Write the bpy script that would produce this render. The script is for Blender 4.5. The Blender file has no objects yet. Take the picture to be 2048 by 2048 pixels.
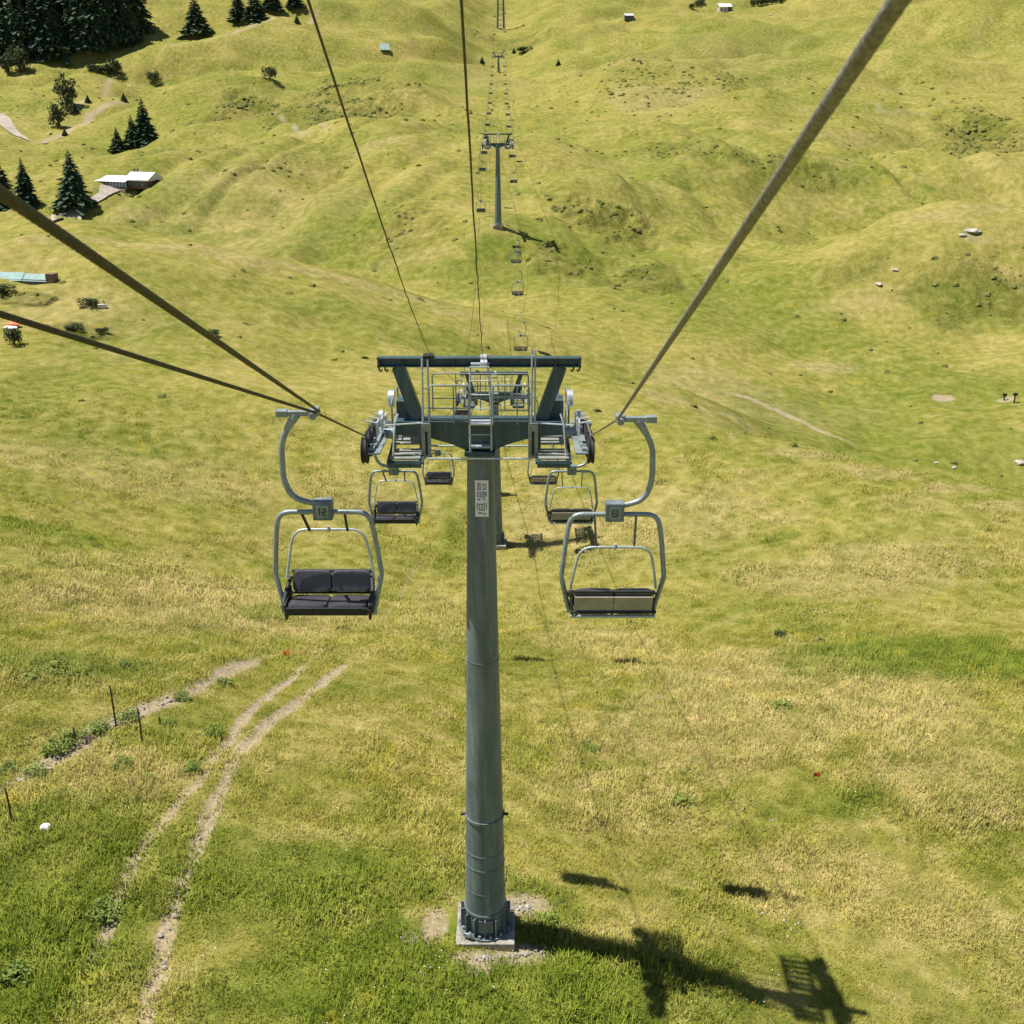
import bpy, bmesh, math, random
import numpy as np
from mathutils import Vector, Matrix

random.seed(7); rng = np.random.default_rng(7)
S = bpy.context.scene
COL = S.collection

# ------------------------------------------------------------------ camera
F = 2200.0; TH = math.radians(22.0)
ct, st = math.cos(TH), math.sin(TH)
cam = bpy.data.cameras.new('camera'); cam.sensor_width = 36; cam.lens = 36 * F / 2048
cam.clip_start = 0.1; cam.clip_end = 6000
cam.dof.use_dof = True; cam.dof.focus_distance = 24; cam.dof.aperture_fstop = 9
co = bpy.data.objects.new('camera', cam); COL.objects.link(co)
co.rotation_euler = (math.pi / 2 - TH, 0, 0); S.camera = co

# ------------------------------------------------------------------ light
SUNV = Vector((-.455, .055, 1.0)).normalized()
w = bpy.data.worlds.new('World'); S.world = w; w.use_nodes = True
nt = w.node_tree; bg = nt.nodes['Background']
sky = nt.nodes.new('ShaderNodeTexSky'); sky.sky_type = 'NISHITA'; sky.sun_disc = False
sky.sun_elevation = math.asin(SUNV.z); sky.sun_rotation = math.atan2(SUNV.x, SUNV.y)
sky.altitude = 1500; sky.air_density = 1.0
nt.links.new(sky.outputs[0], bg.inputs[0]); bg.inputs[1].default_value = 0.07
sl = bpy.data.lights.new('sun', 'SUN'); sl.energy = 4.6; sl.angle = math.radians(0.53); sl.color = (1, .955, .87)
so = bpy.data.objects.new('sun', sl); COL.objects.link(so)
so.rotation_euler = SUNV.to_track_quat('Z', 'Y').to_euler()
S.view_settings.view_transform = 'Standard'; S.view_settings.look = 'None'
S.view_settings.exposure = 0.60; S.view_settings.gamma = 1; S.view_settings.use_curve_mapping = False

# ------------------------------------------------------------------ helpers: places
def ray(px, py):
    u = (px - 1024) / F; v = (1024 - py) / F
    return Vector((u, ct + v * st, -st + v * ct))
def at_depth(px, py, d): return ray(px, py) * d
def at_y(px, py, Y):
    r = ray(px, py); return r * (Y / r.y)

# terrain control points: (px, py, Y) along sight lines, or world ('w', X, Y, Z)
CP = [
 ('w', -10, 17, -19.0), ('w', 0, 14, -19.2), ('w', 11, 17, -21.6), ('w', -.75, 21.7, -19.78), ('w', 3, 20.5, -20.1), ('w', 6.5, 20.5, -21.0), ('w', 9, 26, -21.9),
 ('w', -14, 25, -19.1), ('w', -12, 30, -19.4), ('w', 0, 35, -22.2), ('w', 12, 30, -21.7), ('w', 0, 48, -25.2),
 ('w', 30, 17, -22), ('w', -30, 17, -16), ('w', 0, -35, -12), ('w', 60, -35, -20), ('w', -60, -35, -6), ('w', 0, -5, -18),
 (0, 1100, 48), (0, 800, 75), (0, 620, 100), (100, 462, 135), (988, 1078, 64.5), (500, 1100, 58), (400, 800, 82), (600, 700, 100),
 ('w', -70, 150, -25.5), ('w', -85, 172, -27), (430, 500, 132), ('w', -36, 147, -28.5), (430, 455, 180), (430, 350, 215), (560, 420, 188), (600, 300, 240),
 (780, 572, 128), ('w', -15, 142, -29.5), (780, 480, 165), (780, 350, 200),
 (1000, 750, 107), (1000, 620, 138), (992, 453, 163), (1000, 380, 185), ('w', 5.5, 162, -24.3), (1000, 300, 240), (1000, 200, 340), (997, 125, 470), (1000, 35, 600), (1000, 0, 640), (1000, -300, 900),
 (2048, 1500, 32.5), (2048, 1150, 52), (2048, 985, 68), ('w', 42, 84, -36), (2048, 900, 102), (2048, 750, 122), (2048, 600, 142), (2048, 445, 166), ('w', 90, 188, -27.5), (2048, 395, 236), (2048, 350, 220), (2048, 200, 330), (2048, 0, 560),
 (1500, 1100, 58), (1500, 1400, 38), (1600, 885, 80), ('w', 27, 93, -33.6), (1600, 800, 114), (1600, 650, 138), (1600, 520, 160), ('w', 50, 178, -28.5), (1600, 440, 204), (1600, 300, 250),
 (1350, 772, 98), ('w', 18, 109, -32), (1300, 660, 132), (1300, 540, 160), (1200, 480, 172), (1300, 400, 195), (1800, 440, 164), ('w', 68, 184, -27),
 (1400, 300, 246), (1400, 150, 430), (500, 200, 340), (500, 100, 440), (0, 330, 240), (150, 412, 200), (0, 200, 330), (100, 112, 440), (280, 370, 232), (250, 250, 290),
 (500, 0, 560), (0, -300, 900), (2048, -300, 900), (0, 0, 540),
 ('w', -130, 75, -8), ('w', -160, 170, -20), ('w', 120, 60, -36), ('w', 170, 160, -8), ('w', -300, 500, 30), ('w', 350, 500, 60),
 ('w', 0, 1400, 380), ('w', -700, 1400, 420), ('w', 700, 1400, 420), ('w', -400, 60, 40), ('w', 400, 60, 20), ('w', -400, 250, 30), ('w', 420, 250, 60),
]
P = []
for c in CP:
    if c[0] == 'w': P.append(c[1:])
    else:
        p = at_y(*c); P.append((p.x, p.y, p.z))
P = np.array(P, float)
def warp(x, y):
    return np.stack([x / (np.abs(y) + 45) * 1.6, np.log(y + 60) * 2.2], -1)
W = warp(P[:, 0], P[:, 1])
def phi(r2): return np.where(r2 > 1e-12, r2 * np.log(np.maximum(r2, 1e-12)) * .5, 0)
n = len(P); K = phi(((W[:, None] - W[None]) ** 2).sum(-1)) + np.eye(n) * 2e-4
A = np.zeros((n + 3, n + 3)); A[:n, :n] = K; A[:n, n] = 1; A[:n, n + 1:] = W; A[n:, :n] = A[:n, n:].T
bz = np.zeros(n + 3); bz[:n] = P[:, 2]
CO = np.linalg.solve(A, bz)

def hash2(ix, iy, s):
    h = (ix.astype(np.int64) * 374761393 + iy.astype(np.int64) * 668265263 + s * 144665) & 0x7fffffff
    h = ((h ^ (h >> 13)) * 1274126177) & 0x7fffffff
    return ((h ^ (h >> 16)) & 0xffff) / 65535.0
def vnoise(x, y, s=0):
    ix = np.floor(x); iy = np.floor(y); fx = x - ix; fy = y - iy
    fx = fx * fx * fx * (fx * (fx * 6 - 15) + 10); fy = fy * fy * fy * (fy * (fy * 6 - 15) + 10)
    a = hash2(ix, iy, s); b = hash2(ix + 1, iy, s); c = hash2(ix, iy + 1, s); d = hash2(ix + 1, iy + 1, s)
    return (a * (1 - fx) + b * fx) * (1 - fy) + (c * (1 - fx) + d * fx) * fy - .5
def fbm(x, y, o=4, s=0):
    t = 0; a = 1
    for k in range(o):
        t = t + a * vnoise(x, y, s + k * 17); x = x * 2.03 + 5.1; y = y * 2.03 + 1.7; a *= .5
    return t

MOUNDS = [(-76, 300, 18, 11, 6), (-48, 312, 26, 12, 5), (66, 152, 26, 10, 2), (15, 184, 12, 9, 3), (28, 166, 9, 7, 2), (100, 262, 60, 20, 6), (38, 300, 36, 18, 4), (-26, 222, 34, 18, 3)]
def hz(x, y, detail=True):
    x = np.atleast_1d(np.asarray(x, float)); y = np.atleast_1d(np.asarray(y, float))
    out = np.empty(len(x))
    for i in range(0, len(x), 40000):
        q = warp(x[i:i + 40000], y[i:i + 40000])
        r2 = ((q[:, None] - W[None]) ** 2).sum(-1)
        out[i:i + 40000] = phi(r2) @ CO[:n] + CO[n] + q @ CO[n + 1:]
    f = np.clip((y - 24) / 90, 0, 1)
    far = np.clip((y - 170) / 250, 0, 1)
    wx = x + 9 * fbm(x / 60, y / 60, 2, 51); wy = y + 9 * fbm(x / 60, y / 60, 2, 57)
    f2 = np.clip((y - 140) / 60, 0, 1) * (1 - .7 * np.exp(-((x + 2) ** 2) / 300))
    rid = lambda a, b, q: np.abs(fbm(a, b, 2, q))
    out += f * (1.8 * fbm(x / 38, y / 38, 2, 3) + 1.3 * fbm(x / 12, y / 12, 2, 9)) + f2 * (8.5 * rid(wx / 42, wy / 32, 33) + 2.2 * rid(wx / 17, wy / 14, 39)) + far * (13 * fbm(wx / 120, wy / 90, 2, 21) + 19 * rid((wx * .9 + wy * .43) / 120, (-wx * .43 + wy * .9) / 46, 45) + 3.2 * rid((wx * .9 + wy * .43) / 60, (-wx * .43 + wy * .9) / 17, 49))
    cor = np.exp(-((x + 4) / 20) ** 2) * np.clip((y - 200) / 60, 0, 1)
    out = out * 1.0 - cor * (cor_sub := far * (13 * fbm(wx / 120, wy / 90, 2, 21) + 19 * rid((wx * .9 + wy * .43) / 120, (-wx * .43 + wy * .9) / 46, 45) + 3.2 * rid((wx * .9 + wy * .43) / 60, (-wx * .43 + wy * .9) / 17, 49)))
    rb = np.clip((y - 148) / 15, 0, 1) * np.clip((260 - y) / 40, 0, 1) * (1 - np.exp(-((x + 2) ** 2) / 90))
    out += rb * 3.4 * rid((wx - np.sign(x) * -.35 * y) / 9, wy / 38, 63)
    for (mx, my, rx, ry, mh) in MOUNDS: out += mh * np.exp(-(((x - mx) / rx) ** 2 + ((y - my) / ry) ** 2) ** 1.3)
    g = np.clip((y - 15) / 15, 0, 1) * (1 - np.exp(-((x + .7) ** 2 + (y - 21.7) ** 2) / 9))
    out += g * .38 * fbm(x / 4.5, y / 4.5, 3, 5)
    return out
def h1(x, y): return float(hz([x], [y])[0])
YS = np.concatenate([np.linspace(12, 70, 240), np.geomspace(70.3, 1500, 900)])
def G(px, py, ymin=0):
    """first point of the ground seen along this sight line"""
    r = ray(px, py); t = YS / r.y; d = r.z * t - hz(r.x * t, YS)
    k = np.where((d[1:] < 0) & (d[:-1] >= 0) & (YS[1:] > ymin))[0]
    if len(k) == 0: k = [len(YS) - 2]
    k = k[0]; a = d[k] / (d[k] - d[k + 1] + 1e-9); Y = YS[k] * (1 - a) + YS[k + 1] * a
    t = Y / r.y
    return Vector((r.x * t, Y, h1(r.x * t, Y)))
def depth_of(p): return p.y * ct - p.z * st
def ppm(p): return F / depth_of(p)          # reference pixels per metre there

# ------------------------------------------------------------------ helpers: materials
def mat(name): 
    m = bpy.data.materials.new(name); m.use_nodes = True; return m, m.node_tree, m.node_tree.nodes['Principled BSDF']
def ramp(t, fac, stops):
    r = t.nodes.new('ShaderNodeValToRGB'); e = r.color_ramp.elements
    while len(e) < len(stops): e.new(.5)
    for i, (p, c) in enumerate(stops): e[i].position = p; e[i].color = (*c, 1) if len(c) == 3 else c
    t.links.new(fac, r.inputs[0]); return r.outputs[0]
def noise(t, vec, sc, det=4, rough=.55, dist=0):
    q = t.nodes.new('ShaderNodeTexNoise'); q.inputs['Scale'].default_value = sc; q.inputs['Detail'].default_value = det
    q.inputs['Roughness'].default_value = rough; q.inputs['Distortion'].default_value = dist
    if vec is not None: t.links.new(vec, q.inputs['Vector'])
    return q.outputs['Fac']
def mix(t, fac, a, b, mode='MIX'):
    q = t.nodes.new('ShaderNodeMix'); q.data_type = 'RGBA'; q.blend_type = mode
    for v, i in ((fac, 0), (a, 6), (b, 7)):
        if hasattr(v, 'is_linked') or isinstance(v, bpy.types.NodeSocket): t.links.new(v, q.inputs[i])
        else: q.inputs[i].default_value = v if i == 0 else ((*v, 1) if len(v) == 3 else v)
    return q.outputs[2]
def math_(t, op, a, b=None, clamp=False):
    q = t.nodes.new('ShaderNodeMath'); q.operation = op; q.use_clamp = clamp
    for v, i in ((a, 0), (b, 1)):
        if v is None: continue
        if isinstance(v, bpy.types.NodeSocket): t.links.new(v, q.inputs[i])
        else: q.inputs[i].default_value = v
    return q.outputs[0]
def bump(t, b, h, strength, dist):
    q = t.nodes.new('ShaderNodeBump'); q.inputs['Strength'].default_value = strength; q.inputs['Distance'].default_value = dist
    t.links.new(h, q.inputs['Height']); t.links.new(q.outputs[0], b.inputs['Normal'])
def simple(name, c1, c2, rough=.6, metal=0, sc=6, bs=.15, bd=.01, spec=.5, obj=True):
    m, t, b = mat(name)
    tc = t.nodes.new('ShaderNodeTexCoord'); v = tc.outputs['Object']
    n1 = noise(t, v, sc, 6, .65); n2 = noise(t, v, sc * 7, 4, .6)
    f = math_(t, 'ADD', math_(t, 'MULTIPLY', n1, .65), math_(t, 'MULTIPLY', n2, .35))
    t.links.new(ramp(t, f, [(.38, c1), (.62, c2)]), b.inputs['Base Color'])
    b.inputs['Roughness'].default_value = rough; b.inputs['Metallic'].default_value = metal
    b.inputs['Specular IOR Level'].default_value = spec
    bump(t, b, n2, bs, bd)
    return m

M = {}
M['paint'] = simple('green_grey_paint', (.070, .092, .088), (.115, .140, .134), .42, 0, 2.2, .12)
M['beam'] = simple('dark_green_paint', (.018, .042, .048), (.034, .066, .072), .38, 0, 4, .1)
M['galv'] = simple('galvanised_steel', (.33, .38, .40), (.52, .57, .58), .40, .3, 9, .1)
M['galvd'] = simple('dull_galvanised_steel', (.20, .24, .245), (.34, .385, .39), .42, .3, 8, .1)
M['alu'] = simple('bright_aluminium', (.55, .57, .60), (.75, .77, .8), .35, .5, 10, .05)
M['rubber'] = simple('black_rubber', (.008, .008, .008), (.02, .02, .02), .7, 0, 10)
M['dark'] = simple('dark_steel', (.012, .014, .014), (.03, .032, .03), .6, .2, 8)
M['cush'] = simple('dark_vinyl', (.050, .047, .053), (.088, .083, .094), .30, 0, 5, .2, .01, .5)
M['back'] = simple('seat_shell_back', (.28, .25, .19), (.40, .36, .275), .6, 0, 5, .1)
M['conc'] = simple('weathered_concrete', (.15, .125, .10), (.42, .39, .35), .9, 0, 2.5, .6, .03, .2)
M['haul'] = simple('bright_wire_rope', (.085, .083, .078), (.33, .32, .295), .5, .15, 55, .6, .004)
M['rope'] = simple('wire_rope_steel', (.022, .020, .016), (.070, .064, .052), .6, .3, 30, .5, .004)
M['grating'] = simple('walkway_grating', (.20, .22, .19), (.32, .34, .30), .6, .2, 8)
M['wood'] = simple('weathered_wood', (.04, .03, .022), (.11, .085, .06), .85, 0, 8, .5, .02)
M['woodp'] = simple('brown_timber', (.12, .07, .05), (.22, .14, .10), .85, 0, 4, .4, .02)
M['roofw'] = simple('pale_sheet_roof', (.50, .50, .48), (.66, .66, .66), .5, 0, 3, .1)
M['canvas'] = simple('white_canvas', (.72, .70, .68), (.82, .80, .80), .8, 0, 2, .1)
M['teal'] = simple('pale_teal_sheeting', (.24, .36, .33), (.38, .50, .47), .95, 0, 1.5, .3, .05)
M['plaster'] = simple('pale_plaster', (.5, .47, .42), (.66, .62, .57), .9, 0, 3)
M['wglass'] = simple('window_glass', (.10, .16, .20), (.25, .34, .40), .1, .0, 2, 0)
M['slate'] = simple('dark_slate', (.05, .055, .065), (.10, .105, .12), .6, 0, 3)
M['stone'] = simple('pale_limestone', (.30, .27, .23), (.52, .49, .44), .9, 0, 3, .8, .05)
M['red'] = simple('red_plastic', (.55, .035, .02), (.65, .06, .03), .5, 0, 4)
M['orange'] = simple('orange_plastic', (.75, .16, .05), (.85, .28, .1), .5, 0, 4)
M['white'] = simple('white_plastic', (.75, .75, .78), (.85, .85, .86), .5, 0, 4)
M['ink'] = simple('black_print', (.03, .03, .035), (.06, .06, .06), .6)
M['redink'] = simple('red_print', (.35, .05, .04), (.42, .08, .06), .6)
M['greyink'] = simple('grey_print', (.14, .15, .17), (.2, .2, .23), .6)
M['bark'] = simple('bark', (.04, .03, .022), (.09, .07, .05), .9, 0, 4)
M['gravel'] = simple('pale_gravel', (.28, .24, .19), (.46, .40, .33), .95, 0, .8, .8, .1)

def painted(name, c1, c2, dirt):
    m, t, b = mat(name); tc = t.nodes.new('ShaderNodeTexCoord'); v = tc.outputs['Object']
    mp = t.nodes.new('ShaderNodeVectorMath'); mp.operation = 'MULTIPLY'; mp.inputs[1].default_value = (6, 6, .5); t.links.new(v, mp.inputs[0])
    n1 = noise(t, v, .9, 6, .7, .6); n2 = noise(t, mp.outputs[0], 1.2, 5, .65, .3); n3 = noise(t, v, 14, 5, .7)
    f = math_(t, 'ADD', math_(t, 'MULTIPLY', n1, .5), math_(t, 'MULTIPLY', n2, .5))
    c = ramp(t, f, [(.40, c1), (.60, c2)])
    st1 = math_(t, 'MULTIPLY', ramp(t, n2, [(.57, (0, 0, 0)), (.68, (1, 1, 1))]), .45); c = mix(t, st1, c, dirt)
    sp = math_(t, 'MULTIPLY', ramp(t, math_(t, 'MULTIPLY', n3, math_(t, 'ADD', n1, .5)), [(.66, (0, 0, 0)), (.72, (1, 1, 1))]), .7); c = mix(t, sp, c, (.13, .075, .04))
    t.links.new(c, b.inputs['Base Color']); t.links.new(ramp(t, n1, [(.3, (.32,) * 3), (.7, (.58,) * 3)]), b.inputs['Roughness'])
    bump(t, b, n3, .12, .01); return m
M['paint'] = painted('green_grey_paint', (.090, .125, .134), (.175, .215, .222), (.27, .29, .28))
M['beam'] = painted('dark_green_paint', (.026, .060, .070), (.058, .100, .112), (.13, .15, .15))
def leafmat(name, dark, light, tr=.25, sc=.8):
    m, t, b = mat(name); tc = t.nodes.new('ShaderNodeTexCoord')
    oi = t.nodes.new('ShaderNodeObjectInfo')
    f = math_(t, 'ADD', noise(t, tc.outputs['Object'], sc, 5, .7), math_(t, 'MULTIPLY', math_(t, 'SUBTRACT', oi.outputs['Random'], .5), .2))
    t.links.new(ramp(t, f, [(.35, dark), (.65, light)]), b.inputs['Base Color'])
    b.inputs['Roughness'].default_value = .7; b.inputs['Specular IOR Level'].default_value = .15
    return m
M['spruce'] = leafmat('spruce_needles', (.022, .050, .034), (.075, .115, .062))
M['spruceg'] = leafmat('green_spruce_needles', (.035, .060, .028), (.070, .105, .045))
M['larch'] = leafmat('shrub_foliage', (.045, .06, .03), (.09, .105, .05))
M['shrubd'] = leafmat('dark_shrub_foliage', (.04, .06, .022), (.09, .12, .045))
M['herb'] = leafmat('leafy_herbs', (.13, .19, .035), (.24, .29, .06))

def meadow_colour(t, pos, A):
    """colour of the sward from world position and the mapped growth attributes"""
    wn = t.nodes.new('ShaderNodeVectorMath'); wn.operation = 'MULTIPLY'; wn.inputs[1].default_value = (1, 1, 0)
    t.links.new(pos, wn.inputs[0]); v = wn.outputs[0]
    big = noise(t, v, .022, 3, .55, .6); mid = noise(t, v, .13, 5, .6, .5); sm = noise(t, v, .9, 5, .65); fine = noise(t, v, 5.5, 4, .7)
    base = ramp(t, big, [(.40, (.130, .158, .022)), (.5, (.232, .217, .042)), (.60, (.330, .268, .078))])
    s1 = ramp(t, mid, [(.38, (.102, .136, .015)), (.5, (.237, .220, .047)), (.62, (.385, .308, .118))])
    c = mix(t, .5, base, s1)
    s2 = ramp(t, sm, [(.36, (.098, .122, .016)), (.5, (.237, .220, .050)), (.64, (.40, .33, .135))])
    c = mix(t, .45, c, s2)
    c = mix(t, math_(t, 'MULTIPLY', A('dry'), .66, True), c, ramp(t, sm, [(.3, (.25, .20, .075)), (.7, (.46, .36, .185))]))
    c = mix(t, math_(t, 'MULTIPLY', A('lush'), .85, True), c, ramp(t, sm, [(.3, (.058, .098, .010)), (.7, (.175, .200, .026))]))
    yel = math_(t, 'MULTIPLY', ramp(t, noise(t, v, .33, 4, .7, 1), [(.60, (0, 0, 0)), (.70, (1, 1, 1))]), .35)
    c = mix(t, yel, c, (.40, .31, .035))
    cl_ = ramp(t, noise(t, v, .42, 6, .8, .5), [(.36, (1, 1, 1)), (.42, (0, 0, 0))])
    c = mix(t, math_(t, 'MULTIPLY', cl_, .42), c, (.085, .110, .014))
    fv = math_(t, 'ADD', .62, math_(t, 'MULTIPLY', fine, .76))
    q = t.nodes.new('ShaderNodeMix'); q.data_type = 'RGBA'; q.blend_type = 'MULTIPLY'; q.inputs[0].default_value = 1
    t.links.new(c, q.inputs[6]); cc = t.nodes.new('ShaderNodeCombineColor')
    for i in range(3): t.links.new(fv, cc.inputs[i])
    t.links.new(cc.outputs[0], q.inputs[7])
    return q.outputs[2], v, sm, fine

def ground_material():
    m, t, b = mat('alpine_meadow')
    geo = t.nodes.new('ShaderNodeNewGeometry')
    def A(nm):
        a = t.nodes.new('ShaderNodeAttribute'); a.attribute_name = nm; return a.outputs['Fac']
    c, v, sm, fine = meadow_colour(t, geo.outputs['Position'], A)
    # scattered dark tussocks on the rough banks
    tus = noise(t, v, .75, 5, .75, .4)
    tm = math_(t, 'MULTIPLY', ramp(t, tus, [(.44, (1, 1, 1)), (.50, (0, 0, 0))]), A('rough'))
    c = mix(t, math_(t, 'MULTIPLY', tm, .34), c, (.080, .092, .024))
    ns = noise(t, v, 2.2, 5, .7)
    dm = math_(t, 'ADD', A('dirt'), math_(t, 'MULTIPLY', math_(t, 'SUBTRACT', ns, .5), 1.1))
    dm = ramp(t, math_(t, 'MULTIPLY', dm, ramp(t, A('dirt'), [(.02, (0, 0, 0)), (.15, (1, 1, 1))])), [(.32, (0, 0, 0)), (.85, (1, 1, 1))])
    dc = ramp(t, noise(t, v, 7, 5, .7), [(.3, (.24, .17, .105)), (.55, (.42, .33, .23)), (.75, (.56, .48, .38))])
    c = mix(t, math_(t, 'MULTIPLY', dm, .8), c, dc)
    t.links.new(c, b.inputs['Base Color'])
    b.inputs['Roughness'].default_value = 1; b.inputs['Specular IOR Level'].default_value = .05
    rr = math_(t, 'ADD', .35, math_(t, 'MULTIPLY', A('rough'), 1.6))
    h = math_(t, 'ADD', math_(t, 'MULTIPLY', noise(t, v, .22, 10, .70, .3), math_(t, 'MULTIPLY', rr, 3.2)), math_(t, 'MULTIPLY', noise(t, v, 4.5, 3, .7), .12))
    bump(t, b, h, .75, .55)
    return m
def grass_material(name, bright):
    m, t, b = mat(name)
    geo = t.nodes.new('ShaderNodeNewGeometry')
    def A(nm):
        a = t.nodes.new('ShaderNodeAttribute'); a.attribute_type = 'INSTANCER'; a.attribute_name = nm; return a.outputs['Fac']
    c, v, sm, fine = meadow_colour(t, geo.outputs['Position'], A)
    tv = A('tint')
    c2 = mix(t, 1.0, c, ramp(t, tv, [(0, tuple(bright * k for k in (.84, .95, .74))), (.5, (bright,) * 3), (1, tuple(bright * k for k in (1.14, 1.10, 1.3)))]), 'MULTIPLY')
    va = t.nodes.new('ShaderNodeVectorMath'); va.operation = 'MULTIPLY_ADD'; va.inputs[1].default_value = (.25, .25, .25); va.inputs[2].default_value = (0, 0, .8)
    t.links.new(geo.outputs['Normal'], va.inputs[0]); vn = t.nodes.new('ShaderNodeVectorMath'); vn.operation = 'NORMALIZE'; t.links.new(va.outputs[0], vn.inputs[0])
    d = t.nodes.new('ShaderNodeBsdfDiffuse'); tr = t.nodes.new('ShaderNodeBsdfTranslucent'); ms = t.nodes.new('ShaderNodeMixShader')
    t.links.new(vn.outputs[0], d.inputs['Normal']); t.links.new(c2, d.inputs[0]); t.links.new(c2, tr.inputs[0]); ms.inputs[0].default_value = .30
    t.links.new(d.outputs[0], ms.inputs[1]); t.links.new(tr.outputs[0], ms.inputs[2])
    t.links.new(ms.outputs[0], t.nodes['Material Output'].inputs[0])
    return m
M['ground'] = ground_material()
M['tuss'] = leafmat('tussock_grass', (.120, .130, .026), (.20, .195, .050), 0, .5)
M['grass'] = grass_material('grass_blades', 1.85)

# ------------------------------------------------------------------ helpers: objects
def link(o, parent=None, loc=None):
    COL.objects.link(o)
    if parent: o.parent = parent
    if loc is not None: o.location = loc
    return o
def tag(o, label=None, cat=None, group=None, kind=None):
    for k, v in (('label', label), ('category', cat), ('group', group), ('kind', kind)):
        if v: o[k] = v
    return o
def empty(name, loc, label, cat, group=None, rz=0):
    o = bpy.data.objects.new(name, None); link(o, None, loc); o.rotation_euler.z = rz; o.empty_display_size = .3
    return tag(o, label, cat, group)
def copy_tree(o, parent=None):
    c = o.copy(); COL.objects.link(c); c.parent = parent
    for ch in list(o.children): copy_tree(ch, c)
    return c

class MB:
    def __init__(s): s.v = []; s.f = []
    def add(s, vs, fs):
        b = len(s.v); s.v += [tuple(p) for p in vs]; s.f += [tuple(i + b for i in f) for f in fs]; return s
    def box(s, c, d, R=None):
        c = Vector(c); h = Vector(d) / 2; vs = []
        for z in (-1, 1):
            for y in (-1, 1):
                for x in (-1, 1):
                    p = Vector((x * h.x, y * h.y, z * h.z)); vs.append(c + (R @ p if R else p))
        return s.add(vs, [(0, 2, 3, 1), (4, 5, 7, 6), (0, 1, 5, 4), (2, 6, 7, 3), (0, 4, 6, 2), (1, 3, 7, 5)])
    def beam(s, a, b, w, t, up=(0, 0, 1)):
        a = Vector(a); b = Vector(b); z = (b - a).normalized(); x = Vector(up).cross(z)
        if x.length < 1e-4: x = Vector((1, 0, 0)).cross(z)
        x.normalize(); y = z.cross(x); R = Matrix((x, y, z)).transposed()
        return s.box((a + b) / 2, (w, t, (b - a).length), R)
    def tube(s, pts, r, k=8, cap=True):
        pts = [Vector(p) for p in pts]; N = len(pts); rs = r if isinstance(r, (list, tuple)) else [r] * N
        up = None; rings = []
        for i, p in enumerate(pts):
            d = (pts[min(i + 1, N - 1)] - pts[max(i - 1, 0)]).normalized()
            if up is None: up = Vector((0, 0, 1)) if abs(d.z) < .9 else Vector((0, 1, 0))
            x = up.cross(d).normalized(); y = d.cross(x); up = y
            rings.append([p + (x * math.cos(a) + y * math.sin(a)) * rs[i] for a in [2 * math.pi * j / k for j in range(k)]])
        vs = [q for rg in rings for q in rg]
        fs = [(i * k + j, i * k + (j + 1) % k, (i + 1) * k + (j + 1) % k, (i + 1) * k + j) for i in range(N - 1) for j in range(k)]
        if cap: fs += [tuple(range(k - 1, -1, -1)), tuple((N - 1) * k + j for j in range(k))]
        return s.add(vs, fs)
    def cyl(s, a, b, r, k=16): return s.tube([a, b], r, k)
    def prism(s, poly, axis, lo, hi):
        k = len(poly)
        def mk(p, q): return {'x': (q, p[0], p[1]), 'y': (p[0], q, p[1]), 'z': (p[0], p[1], q)}[axis]
        vs = [mk(p, lo) for p in poly] + [mk(p, hi) for p in poly]
        fs = [tuple(range(k)), tuple(range(2 * k - 1, k - 1, -1))] + [(i, i + k, (i + 1) % k + k, (i + 1) % k) for i in range(k)]
        return s.add(vs, fs)
    def build(s, name, m, parent=None, smooth=False, loc=None, bevel=0):
        me = bpy.data.meshes.new(name); me.from_pydata(s.v, [], s.f)
        bm = bmesh.new(); bm.from_mesh(me); bmesh.ops.recalc_face_normals(bm, faces=bm.faces)
        if bevel: bmesh.ops.bevel(bm, geom=bm.edges[:], offset=bevel, segments=3, profile=.6, affect='EDGES')
        bm.to_mesh(me); bm.free(); me.materials.append(m)
        if smooth:
            me.polygons.foreach_set('use_smooth', [True] * len(me.polygons))
            try: me.set_sharp_from_angle(angle=math.radians(50))
            except Exception: pass
        return link(bpy.data.objects.new(name, me), parent, loc)

def arc(pts, r, seg=6):
    """polyline with rounded corners"""
    pts = [Vector(p) for p in pts]; out = [pts[0]]
    for i in range(1, len(pts) - 1):
        a, b, c = pts[i - 1], pts[i], pts[i + 1]
        u = (a - b); v = (c - b); q = min(r, u.length * .49, v.length * .49)
        p0 = b + u.normalized() * q; p2 = b + v.normalized() * q
        for k in range(seg + 1):
            t = k / seg; out.append(p0 * (1 - t) ** 2 + b * 2 * t * (1 - t) + p2 * t * t)
    out.append(pts[-1]); return out

# ================================================================== ground
near = np.linspace(13, 66, 430); mid_ = np.geomspace(66, 175, 330)[1:]; far_ = np.geomspace(175, 700, 260)[1:]
Yr = np.concatenate([np.linspace(-40, 12, 16), near, mid_, far_, np.geomspace(700, 1500, 30)[1:]])
sc_ = np.concatenate([-np.geomspace(4.5, .64, 34)[:-1], np.linspace(-.62, .62, 500), np.geomspace(.64, 4.5, 34)[1:]])
wid = np.abs(Yr) * .95 + 9.5
X = sc_[None, :] * wid[:, None]; Yg = np.repeat(Yr[:, None], len(sc_), 1)
fx, fy = X.ravel(), Yg.ravel(); Z = hz(fx, fy)

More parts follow.
